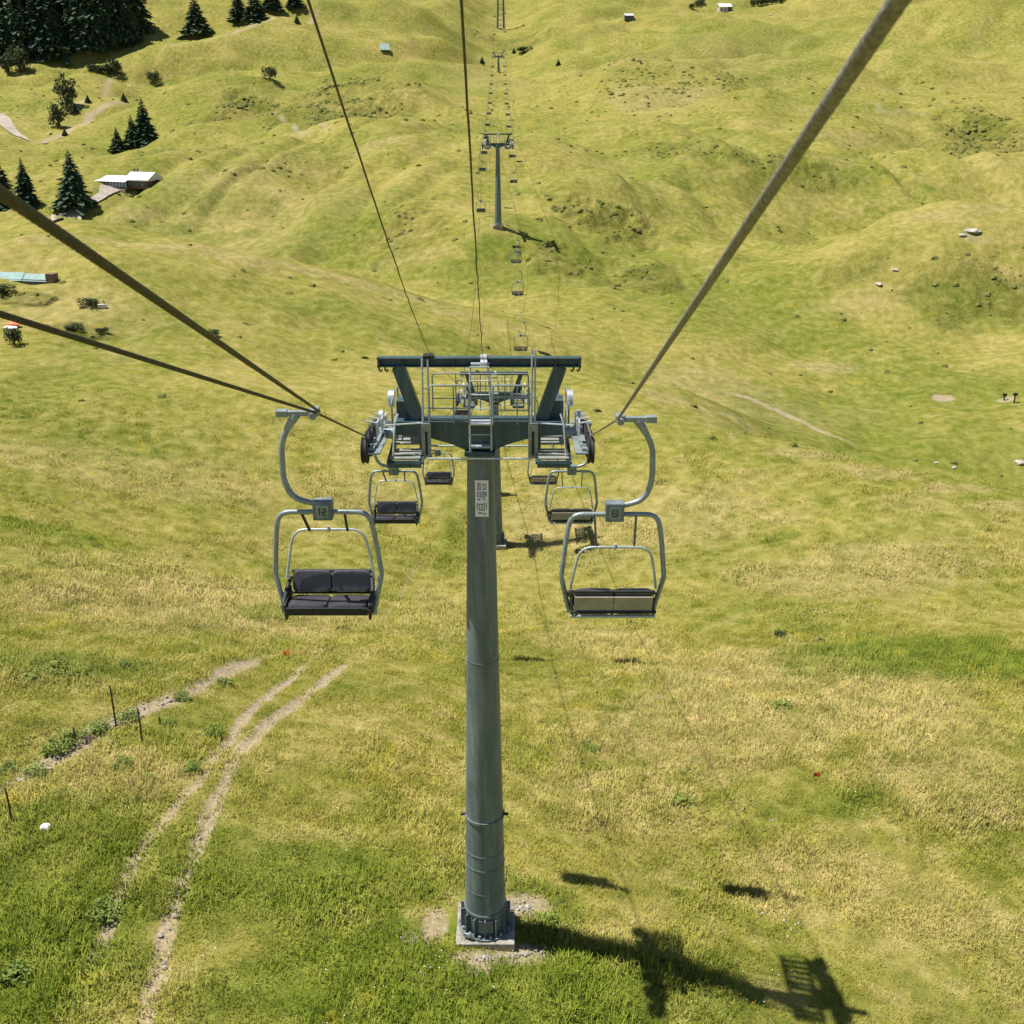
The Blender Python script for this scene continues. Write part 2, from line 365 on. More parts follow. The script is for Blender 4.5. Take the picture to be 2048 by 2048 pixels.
attr = {k: np.zeros(len(fx)) for k in ('dry', 'lush', 'rough', 'dirt')}
def apply_masks(x, y, A):
    wob = fbm(x / 6, y / 6, 3, 40) * .6 + fbm(x / 19, y / 15, 3, 41) * .6 * np.clip((y - 60) / 60, 0, 1) + fbm(x / 1.7, y / 1.7, 2, 42) * .35
    for (kind, cx, cy, rx, ry, rot, st_) in PATCH:
        c, s_ = math.cos(rot), math.sin(rot); dx = x - cx; dy = y - cy
        u = (dx * c + dy * s_) / rx; v = (-dx * s_ + dy * c) / ry
        d = np.sqrt(u * u + v * v) + wob * 1.0
        A[kind] = np.maximum(A[kind], st_ * np.clip((1.15 - d) / .45, 0, 1))
    for (pts, wd, st_) in TRACKS:
        best = np.full(len(x), 1e9)
        sel = np.where((x > pts[:, 0].min() - 6) & (x < pts[:, 0].max() + 6) & (y > pts[:, 1].min() - 6) & (y < pts[:, 1].max() + 6))[0]
        xs, ys = x[sel], y[sel]; bs = np.full(len(sel), 1e9)
        for i in range(len(pts) - 1):
            a = pts[i]; b = pts[i + 1]; ab = b - a
            t = np.clip(((xs - a[0]) * ab[0] + (ys - a[1]) * ab[1]) / (ab @ ab + 1e-9), 0, 1)
            bs = np.minimum(bs, np.hypot(xs - a[0] - t * ab[0], ys - a[1] - t * ab[1]))
        vv = st_ * np.clip(1.25 - bs / wd, 0, 1) * np.clip(.95 + .8 * fbm(xs / 2.3, ys / 2.3, 2, 77), .72, 1)
        e_ = np.minimum(1, .25 + np.minimum(np.hypot(xs - pts[0][0], ys - pts[0][1]), np.hypot(xs - pts[-1][0], ys - pts[-1][1])) / 4)
        A['dirt'][sel] = np.maximum(A['dirt'][sel], vv * e_)
    return A
PATCH = []; TRACKS = []
def patch(kind, px, py, rpx, rpy, st_=1.0, rot=0):
    c = G(px, py); a = G(px, py + rpy); b = G(px, py - rpy)
    ry = max(abs(b.y - a.y) / 2, rpx / ppm(c) * .25); ry = min(ry, rpx / ppm(c) * 2.5)
    PATCH.append((kind, c.x, c.y, rpx / ppm(c), ry, rot, st_))
def track(pxs, wd, st_=1.0):
    TRACKS.append((np.array([[g.x, g.y] for g in (G(*p) for p in pxs)]), wd, st_))
# dry straw-coloured stands
for a in [(1300, 1050, 300, 90, .55), (1750, 1130, 260, 60, .6), (1650, 1400, 360, 110, .75), (1350, 1470, 240, 70, .6), (1900, 1560, 200, 90, .6),
          (450, 1220, 330, 60, .75), (150, 1330, 160, 40, .5), (700, 1000, 180, 50, .4), (300, 950, 260, 50, .4), (250, 1560, 110, 60, .5),
          (1650, 1760, 180, 80, .45), (1250, 1600, 160, 60, .45), (1900, 1850, 150, 80, .35), (1450, 800, 160, 16, .8), (1650, 735, 60, 10, .9), (1330, 210, 110, 30, .6),
          (1900, 425, 120, 12, .5), (420, 470, 260, 20, .45), (200, 620, 180, 60, .35), (800, 520, 130, 14, .3), (1740, 600, 120, 22, .3), (760, 285, 60, 10, .7), (1500, 120, 260, 40, .35),
          (1200, 1280, 140, 40, .5), (870, 1250, 90, 40, .35), (960, 160, 80, 30, .35), (1700, 280, 120, 18, .5)]: patch('dry', *a)
for (px, py) in [(60, 466), (200, 470), (330, 484), (460, 500), (600, 528), (720, 556), (820, 585), (900, 615)]: patch('dry', px, py + 10, 80, 8, .7)
for (px, py) in [(1350, 790), (1480, 830), (1600, 895), (1750, 935), (1900, 965), (2030, 1000)]: patch('dry', px, py + 12, 90, 10, .75)
for (px, py) in [(330, 455), (460, 475), (600, 500), (720, 525), (820, 555), (940, 590), (1060, 540)]: patch('lush', px, py, 80, 12, .6)
for a in [(1000, 500, 90, 40, .9), (1110, 470, 110, 40, .7), (880, 540, 120, 25, .6), (700, 440, 120, 50, .5), (1230, 520, 160, 50, .55), (1950, 620, 140, 60, .6), (1650, 350, 160, 24, .5), (1950, 250, 120, 30, .5), (560, 240, 200, 24, .5), (900, 700, 260, 30, .3), (1500, 660, 200, 30, .45), (1250, 300, 200, 24, .35), (350, 400, 200, 30, .45), (1450, 60, 260, 24, .4), (750, 150, 260, 20, .4), (350, 180, 180, 18, .4)]: patch('lush', *a)
for (px, py) in [(1560, 810), (1700, 870), (1850, 920), (2000, 950)]: patch('lush', px, py, 110, 22, .6)
# lush green stands
for a in [(1880, 1310, 230, 55, 1.0), (1700, 1610, 120, 40, .8), (900, 1960, 380, 130, 1.0), (600, 1750, 240, 130, .9), (1300, 1950, 200, 60, .7), (150, 1330, 170, 30, .75), (200, 1700, 170, 60, .3), (100, 1880, 170, 150, 1.0), (140, 1680, 150, 90, .75), (40, 1960, 120, 120, 1.0),
          (1050, 1820, 120, 60, .8), (80, 1060, 170, 14, .8), (900, 1120, 60, 60, .5), (540, 1230, 60, 14, .6), (1430, 600, 260, 60, .45), (1700, 900, 330, 50, .5), (1860, 780, 200, 50, .5),
          (640, 430, 180, 60, .35), (1150, 1120, 120, 30, .4), (1560, 1075, 60, 10, .7), (1000, 560, 180, 30, .4), (300, 330, 60, 20, .4), (1340, 340, 160, 20, .35), (850, 60, 200, 30, .25), (1860, 378, 24, 5, 1.0)]: patch('lush', *a)
# tussocky banks
for a in [(1230, 460, 120, 42, .7), (1290, 560, 100, 30, .7), (1130, 520, 110, 40, .6), (800, 460, 110, 50, .45), (480, 232, 90, 26, .9), (660, 215, 130, 28, .7), (1950, 560, 150, 90, .4), (1700, 540, 80, 40, .4),
          (1960, 280, 100, 30, .8), (1600, 340, 110, 30, .4), (140, 660, 90, 16, .8), (40, 595, 50, 10, .7), (1330, 130, 160, 30, .3), (1350, 290, 90, 24, .4), (1020, 90, 90, 14, .9), (600, 330, 140, 40, .25), (300, 140, 160, 14, .5)]: patch('rough', *a)
patch('dirt', 1885, 795, 30, 8, 1.0); patch('dirt', 2010, 800, 22, 6, .8); patch('dirt', 600, 265, 26, 8, .5); patch('dirt', 1950, 478, 50, 14, .55)
patch('dirt', 955, 1935, 26, 24, .75); patch('dirt', 1050, 1908, 70, 24, .95); patch('dirt', 1055, 1815, 60, 30, .85); patch('dirt', 868, 1850, 30, 40, .8); patch('dirt', 960, 1915, 70, 16, .8); patch('dirt', 820, 1875, 22, 14, .5)
track([(262, 2120), (290, 2040), (312, 1950), (340, 1840), (370, 1745), (410, 1650), (445, 1570), (480, 1500), (540, 1440), (640, 1370), (720, 1300)], .30, 1.5)
track([(700, 1318), (720, 1300), (775, 1225), (822, 1150), (860, 1080)], .3, .62)
track([(110, 2048), (165, 1960), (205, 1880), (235, 1800), (268, 1720), (330, 1640), (400, 1560), (440, 1500), (500, 1420), (600, 1340), (680, 1270)], .28, 1.15)
track([(-60, 1610), (30, 1560), (90, 1530), (150, 1490), (210, 1450), (270, 1425), (340, 1400), (420, 1362), (480, 1330), (560, 1300)], .50, 1.2)

track([(1440, 780), (1520, 805), (1600, 840), (1660, 870), (1740, 900)], .7, .95)
track([(1350, 745), (1400, 810), (1480, 900)], .5, .5)
track([(1000, 660), (1300, 590), (1450, 565)], .6, .4)
track([(1300, 395), (1480, 425), (1640, 445), (1760, 400)], .9, .45)
track([(150, 215), (210, 190), (260, 165)], 1.6, .8); track([(60, 280), (140, 260), (180, 230), (260, 205)], 2.2, .9)
track([(540, 225), (600, 262), (660, 258)], 1.2, .8)
track([(330, 95), (440, 72), (540, 40), (640, 10)], 2.2, .8)
track([(1700, 195), (1760, 225), (1900, 225)], 1.6, .6)
attr = apply_masks(fx, fy, attr)
rgh = attr['rough']
Z = Z + rgh * np.clip((fy - 60) / 80, 0, 1) * 1.7 * fbm(fx / 5.0, fy / 3.2, 3, 61)
Z -= attr['dirt'] * .05

nx, ny = len(sc_), len(Yr)
me = bpy.data.meshes.new('ground')
V = np.stack([fx, fy, Z], -1).astype(np.float32)
idx = np.arange(nx * ny).reshape(ny, nx)
Q = np.stack([idx[:-1, :-1], idx[:-1, 1:], idx[1:, 1:], idx[1:, :-1]], -1).reshape(-1, 4)
me.vertices.add(len(V)); me.vertices.foreach_set('co', V.ravel())
me.loops.add(Q.size); me.loops.foreach_set('vertex_index', Q.ravel().astype(np.int32))
me.polygons.add(len(Q)); me.polygons.foreach_set('loop_start', (np.arange(len(Q)) * 4).astype(np.int32)); me.polygons.foreach_set('loop_total', np.full(len(Q), 4, np.int32))
me.polygons.foreach_set('use_smooth', np.ones(len(Q), bool))
me.update(); me.validate()
for k, v in attr.items():
    a = me.attributes.new(k, 'FLOAT', 'POINT'); a.data.foreach_set('value', v.astype(np.float32))
me.materials.append(M['ground'])
tag(link(bpy.data.objects.new('ground', me)), kind='structure')

# ================================================================== grass (instanced tufts)
def tuft(name, nb, h, rad, wdt, seed, lean=.5):
    r = random.Random(seed); mb = MB()
    for i in range(nb):
        a = r.uniform(0, 6.283); d = rad * math.sqrt(r.random()); x, y = d * math.cos(a), d * math.sin(a)
        hh = h * r.uniform(.5, 1.15); b = r.uniform(0, 6.283); ln = hh * r.uniform(.1, lean)
        wx, wy = math.cos(b + 1.57) * wdt, math.sin(b + 1.57) * wdt
        mx, my = x + math.cos(b) * ln * .35, y + math.sin(b) * ln * .35
        ex, ey = x + math.cos(b) * ln, y + math.sin(b) * ln
        mb.add([(x - wx, y - wy, -.02), (x + wx, y + wy, -.02), (mx + wx * .8, my + wy * .8, hh * .55), (mx - wx * .8, my - wy * .8, hh * .55), (ex, ey, hh)],
               [(0, 1, 2, 3), (3, 2, 4)])
    m_ = bpy.data.meshes.new(name); m_.from_pydata(mb.v, [], mb.f); m_.materials.append(M['grass'])
    return bpy.data.objects.new(name, m_)
tufts = bpy.data.collections.new('grass_tufts')
tufts.objects.link(tuft('grass_tuft', 16, .26, .20, .0045, 21, .7)); tufts.objects.link(tuft('grass_tuft', 40, .05, .26, .014, 22, 1.2))
for i in range(3): tufts.objects.link(tuft('grass_tuft', 48, .085, .28, .0075, 10 + i, 1.3))
tufts.objects.link(tuft('grass_tuft', 26, .15, .24, .006, 20, 1.0))
def grass_field(name, ya, yb, dens, size):
    N = int(dens * (yb - ya) * ((ya + yb) * .5 * .98 + 14)); yy = ya + (yb - ya) * np.sqrt(rng.random(N) * (1 - (ya / yb) ** 2) + (ya / yb) ** 2) / 1.0
    yy = np.sqrt(rng.random(N) * (yb ** 2 - ya ** 2) + ya ** 2)
    xx = (rng.random(N) * 2 - 1) * (yy * .49 + 9)
    A2 = apply_masks(xx, yy, {k: np.zeros(N) for k in ('dry', 'lush', 'rough', 'dirt')})
    keep = (A2['dirt'] + .5 * fbm(xx * 1.5, yy * 1.5, 2, 88) < .50) & ~((np.abs(xx + .8) < .95) & (np.abs(yy - 22.0) < 1.15))
    clump = fbm(xx / 1.6, yy / 1.6, 3, 91) + .6 * fbm(xx / 7, yy / 7, 2, 93)
    keep &= (rng.random(N) < .97 + clump * .5) & ((ya < 20) | (rng.random(N) > (yy - ya) / (yb - ya) - .1))
    xx, yy, clump = xx[keep], yy[keep], clump[keep]; A2 = {k: v[keep] for k, v in A2.items()}
    zz = hz(xx, yy) - A2['dirt'] * .05
    m_ = bpy.data.meshes.new(name); m_.vertices.add(len(xx)); m_.vertices.foreach_set('co', np.stack([xx, yy, zz], -1).ravel().astype(np.float32))
    tall = 1 + .45 * A2['dry'] + .45 * A2['lush']
    for k, v in (('dry', A2['dry']), ('lush', A2['lush']), ('tint', rng.random(len(xx))), ('size', size * tall * (.65 + rng.random(len(xx)) * .6) * np.clip(1.05 + clump * .9, .8, 1.8)), ('spin', rng.random(len(xx)) * 6.28)):
        a = m_.attributes.new(k, 'FLOAT', 'POINT'); a.data.foreach_set('value', v.astype(np.float32))
    m_.materials.append(M['grass'])
    o = link(bpy.data.objects.new(name, m_)); tag(o, 'dense tufts of yellow green alpine grass covering the near slope' if ya < 20 else 'finer grass tufts covering the slope beyond the first tower', 'grass', None, 'stuff')
    ng = bpy.data.node_groups.new('scatter_' + name, 'GeometryNodeTree')
    ng.interface.new_socket('Geometry', in_out='INPUT', socket_type='NodeSocketGeometry'); ng.interface.new_socket('Geometry', in_out='OUTPUT', socket_type='NodeSocketGeometry')
    N_ = ng.nodes; L = ng.links; gi = N_.new('NodeGroupInput'); go = N_.new('NodeGroupOutput')
    m2p = N_.new('GeometryNodeMeshToPoints'); ip = N_.new('GeometryNodeInstanceOnPoints'); ci = N_.new('GeometryNodeCollectionInfo')
    ci.inputs[0].default_value = tufts; ci.inputs['Separate Children'].default_value = True; ci.inputs['Reset Children'].default_value = True
    L.new(gi.outputs[0], m2p.inputs[0]); L.new(m2p.outputs[0], ip.inputs['Points']); L.new(ci.outputs[0], ip.inputs['Instance']); ip.inputs['Pick Instance'].default_value = True
    def na(nm):
        q = N_.new('GeometryNodeInputNamedAttribute'); q.data_type = 'FLOAT'; q.inputs['Name'].default_value = nm; return q.outputs[0]
    L.new(na('size'), ip.inputs['Scale'])
    cx = N_.new('ShaderNodeCombineXYZ'); L.new(na('spin'), cx.inputs[2]); L.new(cx.outputs[0], ip.inputs['Rotation'])
    L.new(ip.outputs[0], go.inputs[0])
    md = o.modifiers.new('scatter', 'NODES'); md.node_group = ng
    return len(xx)
def tussocks():
    N = 260000; yy = np.sqrt(rng.random(N) * (340 ** 2 - 70 ** 2) + 70 ** 2); xx = (rng.random(N) * 2 - 1) * (yy * .52 + 9)
    A2 = apply_masks(xx, yy, {k: np.zeros(N) for k in ('dry', 'lush', 'rough', 'dirt')})
    p = .004 + .38 * np.clip(A2['rough'] - .1, 0, 1) * np.clip(.35 + 2.6 * fbm(xx / 6, yy / 4, 3, 66), 0, 1); p *= (A2['dirt'] < .3)
    keep = rng.random(N) < p; xx, yy = xx[keep], yy[keep]; rg = A2['rough'][keep]
    zz = hz(xx, yy) + rg * np.clip((yy - 60) / 80, 0, 1) * 1.7 * fbm(xx / 5.0, yy / 3.2, 3, 61)
    m = MB(); vs = []; fs = []; r = random.Random(5)
    for x, y, z in zip(xx, yy, zz):
        R_ = r.uniform(.12, .36) * (1 + y / 420); h_ = R_ * r.uniform(.5, .8); b = len(vs); k = 6; a0 = r.uniform(0, 6)
        for j in range(k): 
            a = a0 + 6.283 * j / k; q = R_ * r.uniform(.7, 1.25); vs.append((x + q * math.cos(a) * 1.3, y + q * math.sin(a), z - .12))
        for j in range(k):
            a = a0 + 6.283 * (j + .5) / k; q = R_ * r.uniform(.35, .75); vs.append((x + q * math.cos(a) * 1.3, y + q * math.sin(a), z + h_ * r.uniform(.45, 1.0)))
        vs.append((x, y, z + h_ * r.uniform(.8, 1.15)))
        for j in range(k):
            j2 = (j + 1) % k; fs += [(b + j, b + j2, b + k + j), (b + k + j, b + j2, b + k + j2), (b + k + j, b + k + j2, b + 2 * k)]
    m.v = vs; m.f = fs
    me_ = bpy.data.meshes.new('tussocks'); me_.from_pydata(vs, [], fs); me_.materials.append(M['tuss'])
    tag(link(bpy.data.objects.new('tussocks', me_)), 'dark grass tussocks and dwarf scrub dotted over the banks and far slopes', 'tussocks', None, 'stuff')
    return len(xx)
print('tussocks', tussocks())
print('grass', grass_field('grass', 15, 46, 36, 1.0), grass_field('grass', 46, 84, 7.0, 1.25))

# ================================================================== towers
HEAD = []
def head_parts(root, zc, comm=True):
    """everything carried at the top of a tower; coordinates relative to the crossarm centre"""
    o = (0, 0, zc)
    poly = [(-1.70, .17), (1.70, .17), (1.70, -.10), (1.10, -.13), (.55, -.30), (.33, -.40), (-.33, -.40), (-.55, -.30), (-1.10, -.13), (-1.70, -.10)]
    c = MB().prism(poly, 'y', -.17, .17).build('crossarm', M['beam'], root, loc=o, bevel=.012)
    MB().box((0, 0, .185), (3.3, .44, .024)).build('flange', M['beam'], c)
    MB().box((0, -.02, -.455), (.62, .62, .09)).build('head_plate', M['beam'], root, loc=o, bevel=.01)
    # upper beam: an H section
    m = MB(); m.box((0, 0, 1.45), (4.02, .20, .024)); m.box((0, 0, 1.37), (4.02, .03, .14)); m.box((0, 0, 1.29), (4.02, .20, .024))
    for x in (-1.96, -1.5, -.5, .5, 1.5, 1.96): m.box((x, -.055, 1.37), (.018, .075, .14))
    tb = m.build('top_beam', M['beam'], root, loc=o)
    for s in (-1, 1):
        m = MB(); m.box((s * 1.985, 0, 1.37), (.03, .2, .19))
        for q in (1.98, 1.86):
            m.tube([(s * q, 0, 1.28), (s * q, 0, 1.20), (s * (q - .03), 0, 1.17), (s * (q - .055), 0, 1.205)], .02, 6)
        m.build('lifting_hook', M['beam'], tb)
        MB().beam((s * 1.60, 0, 1.277), (s * 1.24, 0, .2), .25, .22, (0, 1, 0)).build('diagonal_brace', M['beam'], root, loc=o, bevel=.012)
    # comm cable clamps on the beam
    cl = MB(); cl.cyl((.03, -.16, 1.37), (.16, -.16, 1.37), .075, 14); cl.box((.09, -.02, 1.47), (.12, .26, .05)); cl.build('cable_clamp', M['alu'], tb, True)
    cl = MB(); cl.box((-1.0, -.02, 1.49), (.2, .24, .05)); cl.box((-1.0, -.12, 1.42), (.05, .05, .14)); cl.build('cable_clamp', M['dark'], tb)
    MB().cyl((.2, -.13, 1.34), (-.16, -.13, 1.34), .05, 10).build('roller', M['galvd'], tb, True)
    # tall rails on both sides, ending in deep brackets
    for (xa, xb) in ((-1.12, -1.0), (1.03, 1.10)):
        m = MB(); top = 1.48 if xa < 0 else 1.68
        m.tube([(xa, -.30, -.55), (xa, -.30, .4), (xa + .01, -.22, top)], .022, 8); m.tube([(xb, -.30, -.1), (xb, -.30, .4), (xb, -.22, top - .02)], .018, 8)
        for z in ((.5, .9, 1.25) if xa < 0 else (1.55,)): m.cyl((xa, -.27, z), (xb, -.27, z), .010, 6)
        m.build('rail_post', M['galv'], root, True, o)
        m = MB(); xm = (xa + xb) / 2
        m.box((xm, -.30, -.2), (.17, .10, .66)); m.box((xm - .085, -.36, -.2), (.022, .03, .70)); m.box((xm + .085, -.36, -.2), (.022, .03, .70)); m.box((xm, -.36, .17), (.19, .04, .09))
        m.build('post_bracket', M['galvd'], root, loc=o, bevel=.004)
        m = MB(); m.box((xm, -.353, -.21), (.05, .012, .50)); m.build('bracket_slot', M['dark'], root, loc=o)
    # guard rails, front and rear
    def frame(x0, x1, z0, z1, y, mids, verts=(), r=.019):
        m = MB(); m.tube(arc([(x0, y, z0), (x0, y, z1), (x1, y, z1), (x1, y, z0)], .07, 4), r, 7)
        for z in mids: m.cyl((x0, y, z), (x1, y, z), r * .8, 6)
        for x in verts: m.cyl((x, y, z0), (x, y, z1), r * .7, 6)
        return m
    frame(-.98, -.20, .20, 1.00, -.42, (.54, .32), (-.5,)).build('guard_rail', M['galvd'], root, True, o)
    frame(.27, .98, .20, 1.00, -.42, (.78, .50, .28), (.75,)).build('guard_rail', M['galvd'], root, True, o)
    frame(-.98, .98, .20, .98, .55, (.72, .46), (-.5, 0, .5), .016).build('guard_rail', M['galvd'], root, True, o)
    # central ladder
    m = MB()
    for x in (-.19, .235): m.tube([(x, -.34, -.36), (x, -.34, .55), (x + (.02 if x < 0 else -.06), -.22, 1.30)], .022, 8)
    ld = m.build('ladder', M['galv'], root, True, o)
    for k in range(7):
        z = -.3 + k * .27; q = MB().cyl((-.19, -.34 + max(0, z - .55) * .13, z), (.2, -.34 + max(0, z - .55) * .13, z), .013, 7).build('rung', M['galv'], ld, True)
    MB().box((.02, -.30, .215), (.40, .30, .03)).build('step_plate', M['alu'], root, loc=o)
    MB().box((.02, -.24, -.30), (.42, .16, .05)).build('step_plate', M['alu'], root, loc=o, bevel=.006)
    # lower walkway bars
    m = MB(); m.cyl((-1.05, -.5, -.48), (1.05, -.5, -.48), .022, 8); m.build('walkway_bar', M['galv'], root, True, o)
    m = MB(); m.cyl((-1.05, .35, -.50), (1.05, .35, -.50), .022, 8); m.build('walkway_bar', M['galv'], root, True, o)
    m = MB(); m.cyl((-1.05, .75, -.42), (1.05, .75, -.42), .022, 8); m.build('walkway_bar', M['galvd'], root, True, o)
    for s in (-1, 1):
        # maintenance platform: frame and planks
        m = MB()
        for x in (1.16, 1.78): m.beam((s * x, -.72, -.50), (s * x, 1.6, -.37), .05, .10, (1, 0, 0))
        for y in (-.72, 1.6): m.beam((s * 1.16, y, -.50 + (y + .72) * .055), (s * 1.78, y, -.50 + (y + .72) * .055), .10, .05, (0, 1, 0))
        m.box((s * 1.47, -.78, -.52), (.66, .03, .10))
        for x in (1.2, 1.74): m.cyl((s * x, .0, -.45), (s * x, .0, -.08), .03, 8)
        pf = m.build('platform', M['beam'], root, loc=o)
        for k in range(11):
            if k == 3: continue
            y = -.6 + k * .2; MB().box((s * 1.47, y, -.435 + (y + .72) * .055), (.60, .15, .03)).build('plank', M['grating'], pf)
        # platform guard
        m = MB(); m.tube([(s * 1.72, -.55, -.42), (s * 1.66, -.50, .25), (s * 1.60, -.40, .42)], .02, 7); m.cyl((s * 1.86, -.45, .20), (s * 1.15, -.30, .20), .017, 7)
        m.build('platform_guard', M['alu'], root, True, o)
        m = MB(); m.tube([(s * 1.60, .35, .1), (s * 1.55, .4, .95)], .035, 7); m.build('guard_post', M['alu'], root, True, o)
        MB().box((s * 1.52, .32, .36), (.32, .5, .36)).build('equipment_box', M['beam'], root, loc=o, bevel=.01)
        # sheave train on its axle stub
        m = MB(); xs = s * 2.14
        m.cyl((s * 1.66, 0, -.1), (s * 2.06, 0, -.1), .12, 14)
        for g in (-1, 1):
            ya, yb = g * .15, g * 1.45
            m.beam((s * 2.03, g * .05, -.06), (s * 2.03, g * .80, -.10 - g * .06), .05, .16, (1, 0, 0))
            for a, b in ((.28, .78), (.98, 1.42)):
                m.beam((s * 2.035, g * a, -.12 - g * a * (.10 if g < 0 else .24)), (s * 2.035, g * b, -.12 - g * b * (.10 if g < 0 else .24)), .045, .12, (1, 0, 0))
            m.beam((s * 2.03, g * .5, -.10), (s * 2.03, g * 1.2, -.10 - g * .12), .045, .14, (1, 0, 0))
        m.beam((s * 1.975, -1.55, -.02), (s * 1.975, 0, -.14), .035, .26, (1, 0, 0)); m.beam((s * 1.975, 0, -.14), (s * 1.975, 1.55, -.50), .035, .26, (1, 0, 0))
        sa = m.build('sheave_train', M['galvd'], root, True, o)
        m = MB(); m.tube(arc([(s * 1.80, .3, -.40), (s * 1.80, .3, .45), (s * 1.80, 1.55, .45), (s * 1.80, 1.55, -.36)], .1, 4), .02, 7); m.cyl((s * 1.80, .3, .05), (s * 1.80, 1.55, .05), .016, 6); m.build('catwalk_rail', M['galvd'], root, True, o)
        for k, y in enumerate((-1.42, -.86, -.30, .30, .86, 1.42)):
            z = -.13 - y * (.10 if y < 0 else .24)
            w_ = MB()
            prof = [(-.06, .13), (-.06, .25), (-.042, .262), (-.014, .235), (.014, .235), (.042, .262), (.06, .25), (.06, .13)]
            kk = 20; vs = []; fs = []
            for j in range(kk):
                a = 6.28318 * j / kk
                for (px_, pr) in prof: vs.append((px_, pr * math.cos(a), pr * math.sin(a)))
            for j in range(kk):
                for i in range(len(prof)):
                    i2 = (i + 1) % len(prof); j2 = (j + 1) % kk
                    fs.append((j * 8 + i, j2 * 8 + i, j2 * 8 + i2, j * 8 + i2))
            w_.add(vs, fs); sh = w_.build('sheave', M['rubber'], sa, True, (xs, y, z))
            hb = MB(); hb.cyl((-.03, 0, 0), (.03, 0, 0), .13, 14); hb.cyl((-.075, 0, 0), (.075, 0, 0), .045, 10)
            # hub is part of the same wheel: join
            hb_o = hb.build('hub', M['galvd'], sa, True, (xs, y, z))
        # rope catcher plates and position switch
        m = MB()
        for y in (-.9, -.2, .5): 
            rc_ = MB(); rc_.box((s * 1.945, y, .12 - y * .2), (.03, .26, .26)); rc_.cyl((s * 1.93, y, .2 - y * .2), (s * 2.2, y, .25 - y * .2), .018, 6); rc_.build('rope_catcher', M['alu'], root, True, o)
        dm = MB(); dm.cyl((s * 1.78, .70, .42), (s * 1.90, .70, .42), .17, 16); dm.build('damper_wheel', M['alu'], root, True, o)
        m.cyl((s * 1.95, .1, .22), (s * 2.03, .1, .22), .13, 14)
        m.build('hub_cap', M['alu'], root, True, o)

